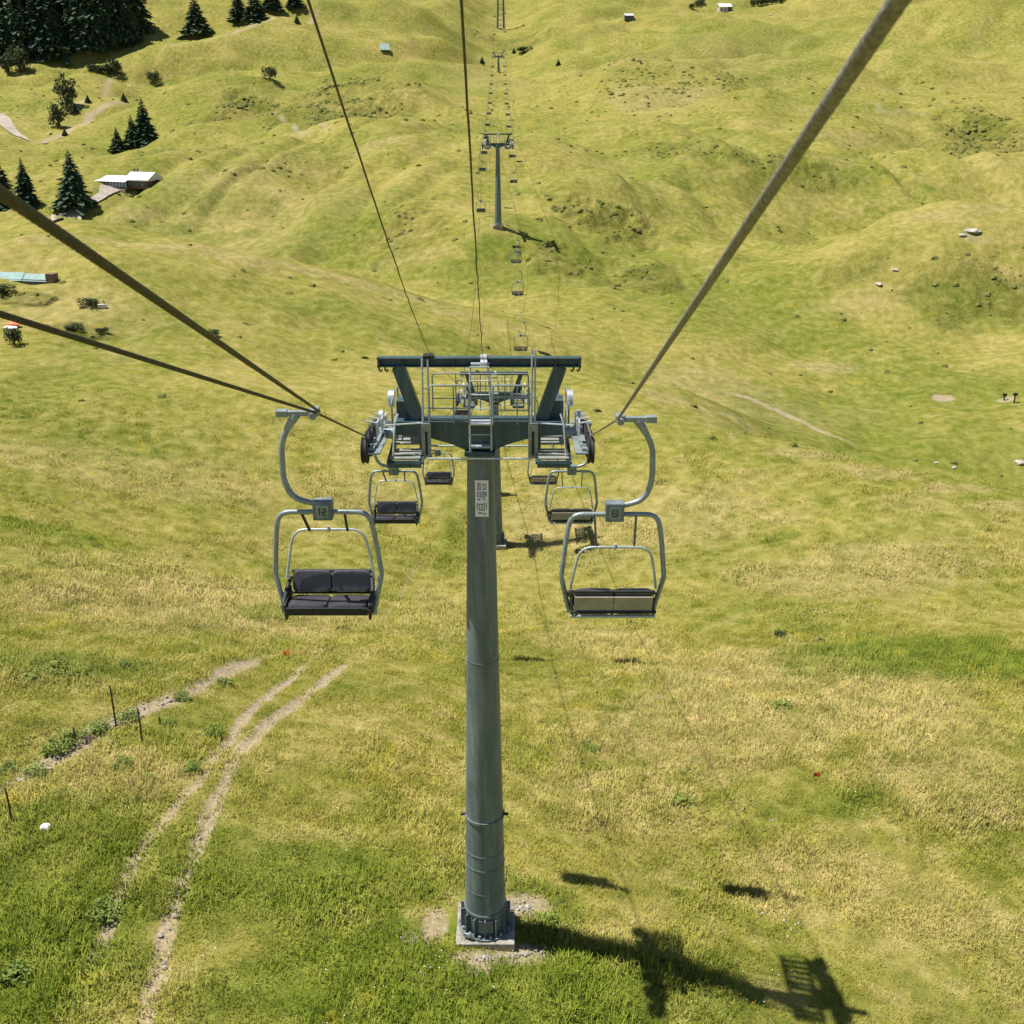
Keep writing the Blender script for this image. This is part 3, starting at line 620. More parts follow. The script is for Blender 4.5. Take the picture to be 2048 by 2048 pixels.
def tower(X0, Y0, zb, zc_world, label, full=True, sign=False, twin=False):
    root = empty('lift_tower', (X0, Y0, zb), label, 'lift tower', 'towers of the chairlift line')
    H = zc_world - zb
    # foundation
    f = MB().box((0, .12, .02), (1.42, 1.45, .86)).build('foundation', M['conc'], root, bevel=.03)
    z0 = .45
    m = MB(); rb, rt = .50, .27
    def rad(z): return rb + (rt - rb) * (z - z0) / (H - .5 - z0)
    zs = [z0 + (H - .5 - z0) * i / 24 for i in range(25)]
    if twin:
        for s in (-1, 1): m = MB(); m.tube([(s * 1.5, 0, z0), (s * 1.1, 0, H - .3)], [.5, .4], 16); pole = m.build('leg', M['paint'], root, True)
        for i in range(7): MB().cyl((-1.4, 0, z0 + 1.5 + i * 2.2), (1.4, 0, z0 + 1.5 + i * 2.2), .12, 8).build('cross_tie', M['paint'], root, True)
    else:
        m.tube([(0, .1 * (1 - i / 24), z) for i, z in enumerate(zs)], [rad(z) for z in zs], 40)
        pole = m.build('pole', M['paint'], root, True)
    if full:
        for z, e in ((z0 + .62, .03), (z0 + 3.3, .03), (z0 + 2.35, .012), (z0 + 1.95, .010), (z0 + 1.25, .008), (z0 + 7.5, .008)):
            if z < H - 1.5:
                yy = .1 * (1 - (z - z0) / (H - .5 - z0))
                q = MB(); q.cyl((0, yy, z - (.03 if e > .02 else .012)), (0, yy, z + (.03 if e > .02 else .012)), rad(z) + e, 40); q.build('ring_flange' if e > .02 else 'weld_ring', M['paint'], pole, True)
        MB().cyl((0, .1, z0 + .012), (0, .1, z0 + .052), .66, 40).build('base_flange', M['paint'], root, True)
        for k in range(14):
            a = 6.28318 * (k + .5) / 14; R = Matrix.Rotation(a, 3, 'Z')
            MB().box(Vector((0, .1, z0 + .32)) + R @ Vector((.55, 0, 0)), (.13, .025, .50), R).build('gusset', M['paint'], root)
            c = Vector((0, .1, 0)) + Matrix.Rotation(a + .22, 3, 'Z') @ Vector((.60, 0, 0))
            MB().cyl((c.x, c.y, z0 + .05), (c.x, c.y, z0 + .13), .035, 8).build('bolt', M['galvd'], root)
        MB().box((.02, -.40, z0 + .34), (.34, .05, .36)).build('access_cover', M['paint'], root, bevel=.01)
        for s in (-1, 1): MB().cyl((s * .44, .02, z0 + 3.32), (s * .56, .02, z0 + 3.32), .035, 8).build('lug', M['dark'], root)
        m = MB(); m.tube(arc([(-.50, -.40, z0 + .06), (-.52, -.42, z0 + .16), (-.38, -.5, z0 + .2), (-.30, -.5, z0 + .08)], .06), .03, 8); m.build('drain_pipe', M['galvd'], root, True)
        # ladder up the far side
        m = MB()
        for x in (-.19, .19): m.cyl((x, .60, z0 + .4), (x, .40, H - .5), .022, 6)
        m.build('rear_ladder', M['galvd'], root, True)
    else: MB().cyl((0, 0, z0 - .1), (0, 0, z0 + .25), .62, 20).build('base_flange', M['galvd'], root)
    if sign:
        sg = MB().box((0, 0, 0), (.275, .012, .80)).build('sign', M['white'], root, loc=(.03, -rad(H - 1.4) - .012 + .02, H - 1.42), bevel=.003)
        strokes = {'redink': [(-.055, .33, .10, .016), (-.055, .27, .016, .14), (-.085, .25, .014, .08), (-.025, .25, .014, .08), (-.055, .20, .09, .014), (-.055, .30, .07, .012)],
                   'ink': [(.055, .31, .08, .014), (.03, .255, .014, .11), (.08, .255, .014, .11), (.055, .20, .06, .014), (-.06, -.02, .06, .022), (.045, -.01, .05, .02),
                           (-.095, -.17, .016, .15), (-.02, -.12, .10, .014), (-.045, -.19, .016, .13), (.0, -.19, .016, .13), (.045, -.17, .016, .17), (.09, -.16, .014, .13), (0, -.255, .13, .014), (-.04, -.315, .09, .022), (.05, -.33, .06, .018)],
                   'greyink': [(-.09, .10, .016, .12), (-.06, .10, .012, .13), (-.03, .10, .018, .12), (.005, .10, .016, .13), (.04, .10, .02, .12), (.075, .13, .05, .03), (.08, .08, .03, .06), (0, .035, .16, .012)]}
        for k, L_ in strokes.items():
            m = MB()
            for i, (x, z, w_, h_) in enumerate(L_): m.box((x, -.0065 - .0006 * (i % 3), z), (w_, .004 + .001 * (i % 4), h_))
            m.build('lettering', M[k], sg)
    head_parts(root, H)
    return root

# world positions of crossarm centres
T1c = at_depth(960, 856, 22.2); T2c = at_depth(988, 791, 66.0); T3c = at_depth(995.5, 289, 154.0); T4c = at_y(997, 113, 430); T5c = at_y(1001, -42, 560)
z1 = h1(T1c.x, T1c.y) - .25
tower(T1c.x, T1c.y, z1, T1c.z, 'large grey green lift tower nearest the camera with a white sign on its round pole', True, True)
tower(T2c.x, T2c.y, h1(T2c.x, T2c.y) - .2, T2c.z, 'second lift tower seen directly behind the head of the nearest tower', True)
tower(T3c.x, T3c.y, h1(T3c.x, T3c.y) - .15, T3c.z, 'slim lift tower standing on the tussocky bank across the valley', False)
tower(T4c.x, T4c.y, h1(T4c.x, T4c.y) - .15, T4c.z, 'small distant lift tower with only its head showing above a hump', False)
tower(T5c.x, T5c.y, h1(T5c.x, T5c.y) - .15, T5c.z, 'farthest lift tower, on two legs, cut off by the top edge of the picture', False, False, True)
print('T1 base', z1, 'want -20.65', 'T2', h1(T2c.x, T2c.y), 'T3', h1(T3c.x, T3c.y), T3c.z, 'T4', h1(T4c.x, T4c.y), T4c.z, 'T5', h1(T5c.x, T5c.y), T5c.z)

# ================================================================== ropes
GL = at_depth(633, 826, 12.45); GR = at_depth(1236, 838, 13.0)      # grips of the two nearest chairs
def att(T, s): return T + Vector((s * 2.14, 0, .10))
def span(a, b, sag, k=40):
    out = []
    for i in range(k + 1):
        t = i / k; p = a.lerp(b, t); p.z -= sag * 4 * t * (1 - t); out.append(p)
    return out
def rope_line(s):
    g = GL if s < 0 else GR
    if s < 0: near_ = at_depth(0, 628, 4.7)
    else: near_ = at_depth(1797, 0, 1.6)
    d = (near_ - g); back = near_ + d.normalized() * 16
    t1 = att(T1c, s); pts = [back, near_, g]
    a = t1 + Vector((0, -1.45, .21)); b = t1 + Vector((0, 1.45, -.34))
    pts += span(g, a, 0.0, 6)[1:] + [t1 + Vector((0, 0, .06))] + span(b, att(T2c, s), 1.0, 24)
    pts += span(att(T2c, s), att(T3c, s), 5.8, 50)[1:] + span(att(T3c, s), att(T4c, s), 3.0, 60)[1:] + span(att(T4c, s), att(T5c, s), 1.5, 20)[1:]
    e = att(T5c, s) + Vector((-1, 110, 42)); pts += span(att(T5c, s), e, 1.5, 8)[1:]
    return pts, back, near_, g
def strand_tube(mb, a, b, r, lay=.26, k=24, step=.018):
    """six-strand wire rope as real twisted geometry"""
    L = (b - a).length; N = int(L / step); d = (b - a).normalized(); x = Vector((0, 0, 1)).cross(d).normalized(); y = d.cross(x)
    vs = []; fs = []
    for i in range(N + 1):
        p = a + d * (L * i / N); ph = 6.28318 * (L * i / N) / lay
        for j in range(k):
            an = 6.28318 * j / k; rr = r * (.80 + .28 * abs(math.cos(3 * (an - ph))))
            vs.append(p + (x * math.cos(an) + y * math.sin(an)) * rr)
    fs = [(i * k + j, i * k + (j + 1) % k, (i + 1) * k + (j + 1) % k, (i + 1) * k + j) for i in range(N) for j in range(k)]
    mb.add(vs, fs)
RP = {}
for s in (-1, 1):
    pts, back, near_, g = rope_line(s); RP[s] = pts
    mb = MB(); strand_tube(mb, near_ + (near_ - g).normalized() * 2.2, g, .0155, step=.024)
    far_pts = pts[2:]
    mb.tube([back, near_ + (near_ - g).normalized() * 2.2], .0155, 12)
    rs = [.0155 if p.y < 60 else (.019 if p.y < 160 else .022) for p in far_pts]
    mb.tube(far_pts, rs, 8)
    o = mb.build('haul_rope', M['haul'] if s > 0 else M['rope'], None, True)
    tag(o, 'lower steel rope at the left, running on along the left side of every tower' if s < 0 else 'thick twisted steel rope crossing the upper right and following the right side of the towers', 'rope', 'haul ropes of the chairlift')
# second cable at the left that closes in on the same grip
a = at_depth(-8, 383, 2.15); dv = (a - GL).normalized()
mb = MB(); strand_tube(mb, a + dv * .8, GL + Vector((.03, 0, .02)), .0140, step=.024); mb.tube([a + dv * .8, a + dv * 14], .0140, 10)
tag(mb.build('haul_rope', M['rope'], None, True), 'upper of the two dark steel cables at the left meeting at the left chair grip', 'rope', 'haul ropes of the chairlift')
# thin lashed signal cables
def wavy(a, b, k, amp, seed):
    r = random.Random(seed); out = []
    for i in range(k + 1):
        t = i / k; p = a.lerp(b, t); p.z -= .12 * 4 * t * (1 - t)
        j = amp * min(1, t * 3, (1 - t) * 6); p += Vector((r.uniform(-j, j), 0, r.uniform(-j, j))); out.append(p)
    return out
c1 = T1c + Vector((-.95, -.10, 1.53)); c2 = T1c + Vector((.08, -.16, 1.46))
a1 = at_depth(613, -10, 3.9); a2 = at_depth(922, -10, 3.6)
m = MB(); m.tube([a1 + (a1 - c1).normalized() * 12] + wavy(a1, c1, 46, .006, 3), .0058, 8)
t2l = T2c + Vector((-1.0, -.1, 1.52)); m.tube(span(c1 + Vector((0, .22, 0)), t2l, .8, 16), .0065, 6)
m.tube(span(t2l, T3c + Vector((-.95, 0, 1.52)), 5.5, 30), .009, 6)
tag(m.build('signal_cable', M['rope'], None, True), 'thin dark signal cable from the top edge to the left end of the tower beam', 'cable', 'thin signal cables')
m = MB(); m.tube([a2 + (a2 - c2).normalized() * 12] + wavy(a2, c2, 46, .005, 5), .0055, 8)
tag(m.build('signal_cable', M['rope'], None, True), 'thin dark signal cable from the top edge to the middle of the tower beam', 'cable', 'thin signal cables')

# ================================================================== chairs
def cush(x, c, w_, h_, t_, R, rc=.07):
    """padded cushion: rounded outline, puffed cross-section; width X, height Z, thickness Y before R"""
    out = []
    for (sx, sz, a0) in ((1, 1, 0), (-1, 1, 90), (-1, -1, 180), (1, -1, 270)):
        for k in range(6):
            a = math.radians(a0 + 18 * k); out.append((sx * (w_ / 2 - rc) + rc * math.cos(a), sz * (h_ / 2 - rc) + rc * math.sin(a)))
    m = MB(); vs = []; lv = [(-.5, .80), (-.49, .90), (-.30, .985), (0, 1), (.30, .985), (.49, .90), (.5, .80)]; n_ = len(out)
    for (ty, sc2) in lv:
        for (a, b) in out: vs.append(R @ Vector((a - (1 - sc2) * math.copysign(min(abs(a), .1), a), ty * t_, b - (1 - sc2) * math.copysign(min(abs(b), .1), b))) + Vector((x, 0, 0)) + c)
    fs = [(i * n_ + j, i * n_ + (j + 1) % n_, (i + 1) * n_ + (j + 1) % n_, (i + 1) * n_ + j) for i in range(len(lv) - 1) for j in range(n_)]
    fs += [tuple(range(n_)), tuple(range((len(lv) - 1) * n_, len(lv) * n_))]
    return m.add(vs, fs)
def make_chair(loc, label):
    """local: grip at origin, occupant faces -Y"""
    r = empty('lift_chair', loc, label, 'chairlift chair', 'two-seat chairs on the chairlift')
    m = MB(); m.cyl((-.02, -.14, 0), (-.02, .14, 0), .042, 10); m.box((-.17, 0, .0), (.34, .07, .055)); m.box((-.37, 0, 0), (.12, .10, .075)); m.box((-.02, 0, .02), (.1, .16, .08))
    m.build('grip', M['galvd'], r, loc=(0, 0, 0), bevel=.006)
    path = arc([(-.22, 0, -.02), (-.315, 0, -.16), (-.405, 0, -.36), (-.415, 0, -.80), (-.33, 0, -1.03), (-.10, 0, -1.10), (.02, 0, -1.10)], .16, 6)
    m = MB(); m.tube(path, [.050 - .016 * min(1, i / 6) for i in range(len(path))], 12); m.build('hanger_arm', M['galvd'], r, True)
    m = MB(); m.box((0, 0, -1.17), (.215, .15, .24)); blk = m.build('mounting_block', M['paint'], r, bevel=.016)
    for s in (-1, 1):
        pl = MB().box((.0, s * .078, -1.175), (.14, .008, .15)).build('number_plate', M['galvd'], blk)
        MB_ = MB()
        for (x, z, w_, h_) in ((-.030, -1.17, .016, .09), (.02, -1.14, .04, .014), (.035, -1.16, .014, .04), (.02, -1.178, .04, .014), (.008, -1.2, .014, .04), (.022, -1.218, .045, .014)):
            MB_.box((x if s < 0 else -x, s * .0835, z), (w_, .004, h_))
        MB_.build('number', M['ink'], r)
    # outer frame
    side = .58
    P_ = [(-.50, 0, -2.56), (-.535, .0, -2.50), (-.60, .06, -2.03), (-.52, .02, -1.22), (0, 0, -1.20), (.52, .02, -1.22), (.60, .06, -2.03), (.535, .0, -2.50), (.50, 0, -2.56)]
    m = MB(); pp = arc([(-.50, 0, -2.54), (-.605, .06, -2.03), (-.55, .03, -1.5)], .05, 3) + arc([(-.55, .03, -1.5), (-.50, .01, -1.21), (.50, .01, -1.21), (.55, .03, -1.5)], .27, 8)[1:-1] + arc([(.55, .03, -1.5), (.605, .06, -2.03), (.50, 0, -2.54)], .05, 3)
    m.tube(pp, .030, 12); m.build('outer_frame', M['galvd'], r, True)
    m = MB(); m.cyl((-.54, 0, -2.535), (.54, 0, -2.535), .024, 10); m.cyl((-.5, .22, -2.50), (.5, .22, -2.50), .022, 10)
    for x in (-.42, 0, .42): m.cyl((x, .22, -2.5), (x, -.22, -2.44), .016, 6)
    m.build('seat_support', M['galv'], r, True)
    # raised restraint bar
    m = MB(); m.tube(arc([(-.50, .16, -2.14), (-.475, .22, -1.95), (-.40, .26, -1.54), (.40, .26, -1.54), (.475, .22, -1.95), (.50, .16, -2.14)], .16, 6), .0155, 10)
    m.cyl((0, .26, -1.50), (0, .26, -1.57), .018, 8); m.build('restraint_bar', M['galv'], r, True)
    for s in (-1, 1):
        m = MB(); m.beam((s * .24 - .01, .02, -1.22), (s * .215 + .0, .26, -1.55), .036, .022, (1, 0, 0)); m.build('bar_strut', M['dark'], r)
        m = MB(); m.tube(arc([(s * .47, .24, -2.16), (s * .49, .10, -2.24), (s * .50, -.14, -2.34), (s * .48, -.20, -2.42)], .06, 4), .026, 8); m.build('armrest', M['dark'], r, True)
        m = MB(); m.box((s * .475, .02, -2.40), (.028, .42, .22), Matrix.Rotation(.2, 3, 'X')); m.build('side_panel', M['dark'], r, bevel=.01)
        R = Matrix.Rotation(math.radians(-14), 3, 'X')
        cush(s * .228, Vector((0, .26, -2.225)), .454, .27, .085, R).build('back_cushion', M['cush'], r, True)
        MB().box((s * .228, .315, -2.275), (.448, .022, .215), R).build('back_shell', M['back'], r, bevel=.005)
        R2 = Matrix.Rotation(math.radians(-9), 3, 'X')
        cush(s * .226, Vector((0, .0, -2.405)), .448, .44, .095, R2 @ Matrix.Rotation(math.radians(-90), 3, 'X')).build('seat_cushion', M['cush'], r, True)
    MB().box((0, -.215, -2.405), (.92, .03, .10)).build('seat_front_edge', M['dark'], r, bevel=.01)
    m = MB(); m.cyl((-.50, .30, -2.40), (.50, .30, -2.40), .022, 10); m.cyl((-.46, .31, -2.115), (.46, .31, -2.115), .024, 10); m.build('back_rail', M['dark'], r, True)
    return r
proto = make_chair(GL, 'empty two-seat chair with dark cushions facing the camera, nearest on the left rope')
proto.scale = (1.06, 1, 1)
def rope_at(s, Y):
    p = RP[s]
    for i in range(2, len(p) - 1):
        if p[i].y <= Y <= p[i + 1].y:
            t = (Y - p[i].y) / (p[i + 1].y - p[i].y + 1e-9); return p[i].lerp(p[i + 1], t)
    return p[-1].copy()
ORD = 'zeroth first second third fourth fifth sixth seventh eighth ninth tenth eleventh twelfth thirteenth fourteenth fifteenth sixteenth seventeenth eighteenth nineteenth twentieth'.split()
# distant chairs share one simplified mesh
def small_chair_mesh():
    r = MB(); r.tube([(-.22, 0, 0), (-.41, 0, -.4), (-.41, 0, -.8), (0, 0, -1.12)], .045, 5)
    r.tube([(-.50, 0, -2.55), (-.6, .05, -2.0), (-.5, 0, -1.22), (.5, 0, -1.22), (.6, .05, -2.0), (.50, 0, -2.55)], .035, 5)
    r.box((0, 0, -1.18), (.2, .15, .24)); return r
far_me = None
def put_chair(s, Y, k):
    global far_me
    p = rope_at(s, Y); small = Y > 150
    side_ = 'left' if s < 0 else 'right'
    look = 'facing the camera' if s < 0 else 'seen from behind'
    tens = {0: '', 20: 'twenty-', 30: 'thirty-'}
    o_ = ORD[k] if k <= 20 else ('thirtieth' if k == 30 else tens[k // 10 * 10] + ORD[k % 10])
    lab = f'{"tiny" if Y > 150 else "small" if Y > 60 else "empty"} two-seat chair {look}, {o_} from the camera on the {side_} rope'
    if not small:
        c = copy_tree(proto); c.location = p; c['label'] = lab
    else:
        if far_me is None:
            c = empty('lift_chair', p, lab, 'chairlift chair', 'two-seat chairs on the chairlift')
            small_chair_mesh().build('outer_frame', M['galvd'], c); q = MB(); q.box((0, .26, -2.2), (.92, .08, .32)); q.box((0, 0, -2.42), (.92, .44, .1)); q.build('seat', M['cush'], c)
            far_me = c
        else:
            c = copy_tree(far_me); c.location = p; c['label'] = lab
    c.rotation_euler = (0, 0, 0 if s < 0 else math.pi)
    return c
c = copy_tree(proto); c.location = GR; c.rotation_euler.z = math.pi
c['label'] = 'empty two-seat chair seen from behind, nearest on the right rope, brown grey seat back'
for ch in c.children:
    if ch.name.startswith('number') and not ch.name.startswith('number_plate'):
        ys = [v.co.y for v in ch.data.vertices]; y0 = sum(ys) / len(ys); q = MB()
        for (x, z, w_, h_) in ((-.028, -1.175, .013, .075), (.028, -1.175, .013, .075), (0, -1.133, .060, .012), (0, -1.217, .060, .012), (0, -1.175, .018, .018)): q.box((x, y0, z), (w_, .004, h_))
        n_ = q.build('tmp', M['ink']); ch.data = n_.data; bpy.data.objects.remove(n_)
LY = [24.6, 42.0, 70.0, 145.0, 159.0] + [176 + 30 * i for i in range(13)]
RY = [25.4, 42.5, 62.0, 95.0, 115.5, 127.0, 155.0] + [170 + 31 * i for i in range(13)]
for k, y in enumerate(LY): put_chair(-1, y, k + 2)
for k, y in enumerate(RY): put_chair(1, y, k + 2)
# chair on the right just behind the second
# ================================================================== vegetation
def spruce_mesh(seed, H=10., R=2.5, slim=1.0, m='spruce'):
    r = random.Random(seed); mb = MB(); L_ = int(34)
    for i in range(L_):
        t = i / (L_ - 1); z = H * (.05 + .93 * t); rad = R * (1 - t) ** .82 * slim + .08
        lay = r.uniform(.84, 1.14); nb = int(7 + 15 * (1 - t)); a0 = r.uniform(0, 6.28)
        for j in range(nb):
            a = a0 + 6.283 * j / nb + r.uniform(-.2, .2); q = rad * lay * r.uniform(.45, 1.28)
            zz = z + r.uniform(-.12, .12) * H / 12; dr = -q * r.uniform(.15, .42); ca, sa = math.cos(a), math.sin(a); wd = q * r.uniform(.16, .26) + .05
            tip = Vector((ca * q, sa * q, zz + dr)); md = Vector((ca * q * .55, sa * q * .55, zz + dr * .35)); sd = Vector((-sa, ca, 0)) * wd
            hang = Vector((0, 0, -q * .16 - .06))
            mb.add([(0, 0, zz), md + sd, tip + sd * .25, tip + Vector((0, 0, -.1)), tip - sd * .3, md - sd, md + hang, tip * .8 + md * .2 + hang],
                   [(0, 1, 2), (0, 2, 4), (0, 4, 5), (1, 2, 6), (5, 4, 6), (2, 4, 7), (1, 6, 5)])
    mb.tube([(0, 0, H * .93), (0, 0, H * 1.02)], [.07, .01], 4)
    me_ = bpy.data.meshes.new('crown'); me_.from_pydata(mb.v, [], mb.f); me_.materials.append(M[m])
    tk = MB(); tk.tube([(0, 0, -.4), (0, 0, H * .5), (0, 0, H * .98)], [.2 * H / 10, .12 * H / 10, .03], 7)
    tm = bpy.data.meshes.new('trunk'); tm.from_pydata(tk.v, [], tk.f); tm.materials.append(M['bark'])
    return me_, tm, H
def leafy_mesh(seed, H, R, m, nleaf=900, ls=.16, low=.05):
    r = random.Random(seed); mb = MB(); cl = []
    for i in range(14):
        a = r.uniform(0, 6.28); q = R * math.sqrt(r.random()) * .75; cl.append((q * math.cos(a), q * math.sin(a), H * r.uniform(.25, .85), R * r.uniform(.25, .5)))
    for i in range(nleaf):
        cx, cy, cz, cr = r.choice(cl); d = Vector((r.gauss(0, 1), r.gauss(0, 1), r.gauss(0, 1))).normalized() * cr * r.uniform(.6, 1.05)
        p = Vector((cx, cy, cz)) + d; p.z = max(low, p.z); u = Vector((r.gauss(0, 1), r.gauss(0, 1), r.gauss(0, .6))).normalized(); v_ = u.cross(Vector((r.gauss(0, 1), r.gauss(0, 1), r.gauss(0, 1))).normalized()).normalized(); s_ = ls * r.uniform(.6, 1.4)
        mb.add([p - u * s_, p + v_ * s_ * .6, p + u * s_, p - v_ * s_ * .6], [(0, 1, 2, 3)])
    me_ = bpy.data.meshes.new('crown'); me_.from_pydata(mb.v, [], mb.f); me_.materials.append(M[m])
    tk = MB()
    for (cx, cy, cz, cr) in cl[:6]: tk.tube([(0, 0, -.2), (cx * .3, cy * .3, cz * .45), (cx, cy, cz)], [.035 * H, .025 * H, .008 * H], 5)
    tm = bpy.data.meshes.new('stems'); tm.from_pydata(tk.v, [], tk.f); tm.materials.append(M['bark'])
    return me_, tm, H
SPR = [spruce_mesh(1, 10, 3.0), spruce_mesh(2, 10, 3.4), spruce_mesh(3, 10, 2.7), spruce_mesh(4, 10, 3.4, 1, 'spruceg')]
SHR = [leafy_mesh(5, 3, 1.5, 'larch'), leafy_mesh(6, 2.2, 1.6, 'shrubd')]
HERB = [leafy_mesh(7, .5, .6, 'herb', 500, .05, .02), leafy_mesh(8, .5, .6, 'herb', 500, .06, .02)]
def plant(name, proto_, px, py, hpx, label, cat, group=None, wide=1.0, p=None, names=('crown', 'trunk')):
    p = p or G(px, py); me_, tm, H = proto_; s_ = hpx / (ppm(p) * H) / .93
    e = empty(name, p, label, cat, group, random.uniform(0, 6.28)); e.scale = (s_ * wide, s_ * wide, s_)
    link(bpy.data.objects.new(names[0], me_), e); link(bpy.data.objects.new(names[1], tm), e)
    return e
plant('spruce_tree', SPR[1], 150, 409, 100, 'dark conical spruce standing alone left of the alpine hut', 'tree', wide=1.0)
plant('spruce_tree', SPR[2], 55, 412, 88, 'dark spruce just right of the one cut by the left edge', 'tree')
plant('spruce_tree', SPR[0], 5, 420, 112, 'dark spruce cut by the left edge of the picture, beside two others', 'tree')
plant('spruce_tree', SPR[1], 292, 288, 82, 'taller right-hand spruce of the pair above the alpine hut', 'tree')
plant('spruce_tree', SPR[3], 268, 292, 56, 'lower bushy spruce leaning against the taller one above the hut', 'tree', wide=1.1)
plant('spruce_tree', SPR[3], 237, 303, 44, 'small green spruce left of the pair above the hut', 'tree', wide=1.1)
plant('spruce_tree', SPR[1], 394, 66, 66, 'broad dark spruce standing alone at the top beside the wood', 'tree', wide=1.25)
for (px, py, h, w_, lb) in [(478, 42, 54, 1.4, 'left of the dark trees on the pale path at the top edge'), (512, 44, 60, 1.4, 'middle of the dark trees on the pale path at the top edge'), (545, 20, 50, 1.4, 'second from right of the dark trees on the path at the top edge'), (590, 14, 46, 1.5, 'rightmost of the dark trees on the path at the top edge')]:
    plant('spruce_tree', SPR[random.randrange(3)], px, py, h, 'dark spruce, ' + lb, 'tree', wide=w_)
for (px, py, h, lb) in [(120, 254, 44, 'grey green bushy tree on the bare bank below the wood'), (134, 214, 54, 'slender grey green tree above another on the bare bank'), (40, 145, 46, 'round bushy tree in front of the left edge of the wood'), (18, 148, 30, 'low bush at the foot of the round bushy tree by the wood')]:
    plant('bushy_tree', SHR[0], px, py, h, lb, 'tree', wide=.9, names=('crown', 'trunk'))
for (px, py, h, lb) in [(248, 202, 16, 'tiny lone conifer above the pair of spruces'), (176, 205, 15, 'tiny conifer right of the bare bank'), (130, 270, 14, 'tiny conifer at the foot of the bare bank'), (1117, 131, 12, 'tiny conifer alone right of the far chair line'), (964, 128, 14, 'tiny conifer left of the far tower'), (1028, 106, 10, 'tiny conifer right of the far tower'),
                        (594, 45, 14, 'tiny conifer below the path at the top edge'), (150, 225, 18, 'small conifer right of the slender grey green tree')]:
    plant('young_conifer', SPR[3], px, py, h, lb, 'tree', 'young conifers scattered over the far slopes', 1.2)
for (px, py, h, lb, w_) in [(230, 150, 26, 'low grey green bush with a taller stem on the far slope'.replace('stem', 'sapling'), .8), (200, 146, 14, 'flat grey green thicket left of a sapling', 2.6), (308, 165, 18, 'small dark bush midway down the far left slope', 1), (540, 158, 20, 'small round bush in the middle of the far left slope', 1),
                        (1048, 104, 9, 'flat dark bush right of the far tower', 2.5), (10, 585, 14, 'grey scrub at the left edge below the pale sheeting', 2.0), (205, 668, 12, 'dark scrub just above the lower left cable', 1.6), (150, 660, 12, 'dusty scrub above the lower left cable', 2.2), (428, 672, 12, 'dark bush right against the upper left cable', 1.3), (28, 690, 30, 'dark shrub under the orange and white heap', .8),
                        (178, 612, 14, 'dark oval bush on the slope between the two left cables', 1.9), (1560, 1275, 14, 'dark clump in the straw grass at the right', 1.2), (1640, 1288, 9, 'second dark clump beside the lush patch', 1.8), (400, 10, 16, 'bush', 1)][:-1]:
    plant('bush', SHR[1], px, py, h, lb, 'bush', 'bushes on the meadow slopes', w_, names=('crown', 'stems'))
for k, px in enumerate((1507, 1517, 1526, 1534, 1543, 1552, 1561, 1569)):
    plant('hedge_tree', SHR[1], px, 14 - k * 1.4, 13 - k * .6, f'{ORD[k+1]} from the left in the row of dark trees at the top edge', 'tree', 'row of dark trees beyond the far hut', .8)
for k, (px, py) in enumerate(((1385, 18), (1395, 12), (1403, 9))):
    plant('hedge_tree', SHR[1], px, py, 9, ['dark bush left of the far hut', 'dark bush between its neighbours left of the far hut', 'upright dark bush nearest the far hut'][k], 'bush', 'bushes by the far hut', 1.2)
# the wood
fk = 0
e0 = [(0, 118), (60, 112), (110, 100), (160, 92), (210, 88), (250, 84), (282, 82)]
def edge(px): 
    for (a, b), (c_, d_) in zip(e0, e0[1:]):
        if a <= px <= c_: return b + (d_ - b) * (px - a) / (c_ - a)
    return 118
r9 = random.Random(9); fe = 0
WL = ['tall dark spruce on the front edge of the dense wood at the top left', 'dark spruce inside the dense wood at the top left']
for row in range(6):
    for k in range(17):
        px = -20 + k * 17.5 + r9.uniform(-5, 5) + (row % 2) * 8
        if px > 276 - row * 1.5: continue
        g = G(max(px, 0), edge(max(0, px)) - row * 1); g = Vector((g.x + (px - max(px, 0)) * .2, g.y + row * 7 + r9.uniform(-2, 2), 0)); g.x *= (g.y) / (g.y - row * 7)
        g.z = h1(g.x, g.y)
        me_, tm, H = SPR[r9.randrange(3)]; s_ = r9.uniform(1.5, 2.9)
        if row == 0: fe += 1
        e = empty('spruce_tree', g, f'dark spruce on the front edge of the dense wood, {ORD[fe]} from the left' if row == 0 else WL[1], 'tree', 'spruces on the front edge of the wood' if row == 0 else 'spruces inside the wood', r9.uniform(0, 6)); e.scale = (s_ * .95, s_ * .95, s_)
        link(bpy.data.objects.new('crown', me_), e); link(bpy.data.objects.new('trunk', tm), e)
# leafy weeds in the near meadow
hb = [(80, 1330), (110, 1345), (140, 1352), (170, 1345), (60, 1360), (150, 1338), (250, 1335), (265, 1340), (25, 1330), (150, 1480), (185, 1465), (110, 1500), (205, 1455), (255, 1440), (365, 1395), (450, 1370), (380, 1540), (205, 1830), (30, 1960), (1090, 1850), (250, 1530), (300, 1560), (420, 1470), (1170, 1500), (1360, 1610), (1560, 1420), (340, 1450), (20, 1540), (70, 1545)]
for i, (px, py) in enumerate(hb):
    g = G(px, py); pr = HERB[i % 2]
    zone = 'in the grass above the footpath, left edge' if py < 1370 else 'on the bare footpath between the fence posts' if px < 350 and py < 1550 else 'beside the wheel ruts at lower left' if px < 500 else 'right of the tower pole' if px > 1000 else 'left of the tower foot'
    if zone.startswith('beside') and py > 1900: zone = 'in the bottom left corner'
    e = empty('leafy_weed', g, 'green clump of leafy weeds ' + zone, 'weed', 'clumps of leafy weeds in the near meadow', i)
    s_ = random.uniform(.25, .6); e.scale = (s_ * 1.5, s_ * 1.5, s_); link(bpy.data.objects.new('leaves', pr[0]), e); link(bpy.data.objects.new('stems', pr[1]), e)

# ================================================================== buildings and small things
def place(px, py): return G(px, py)
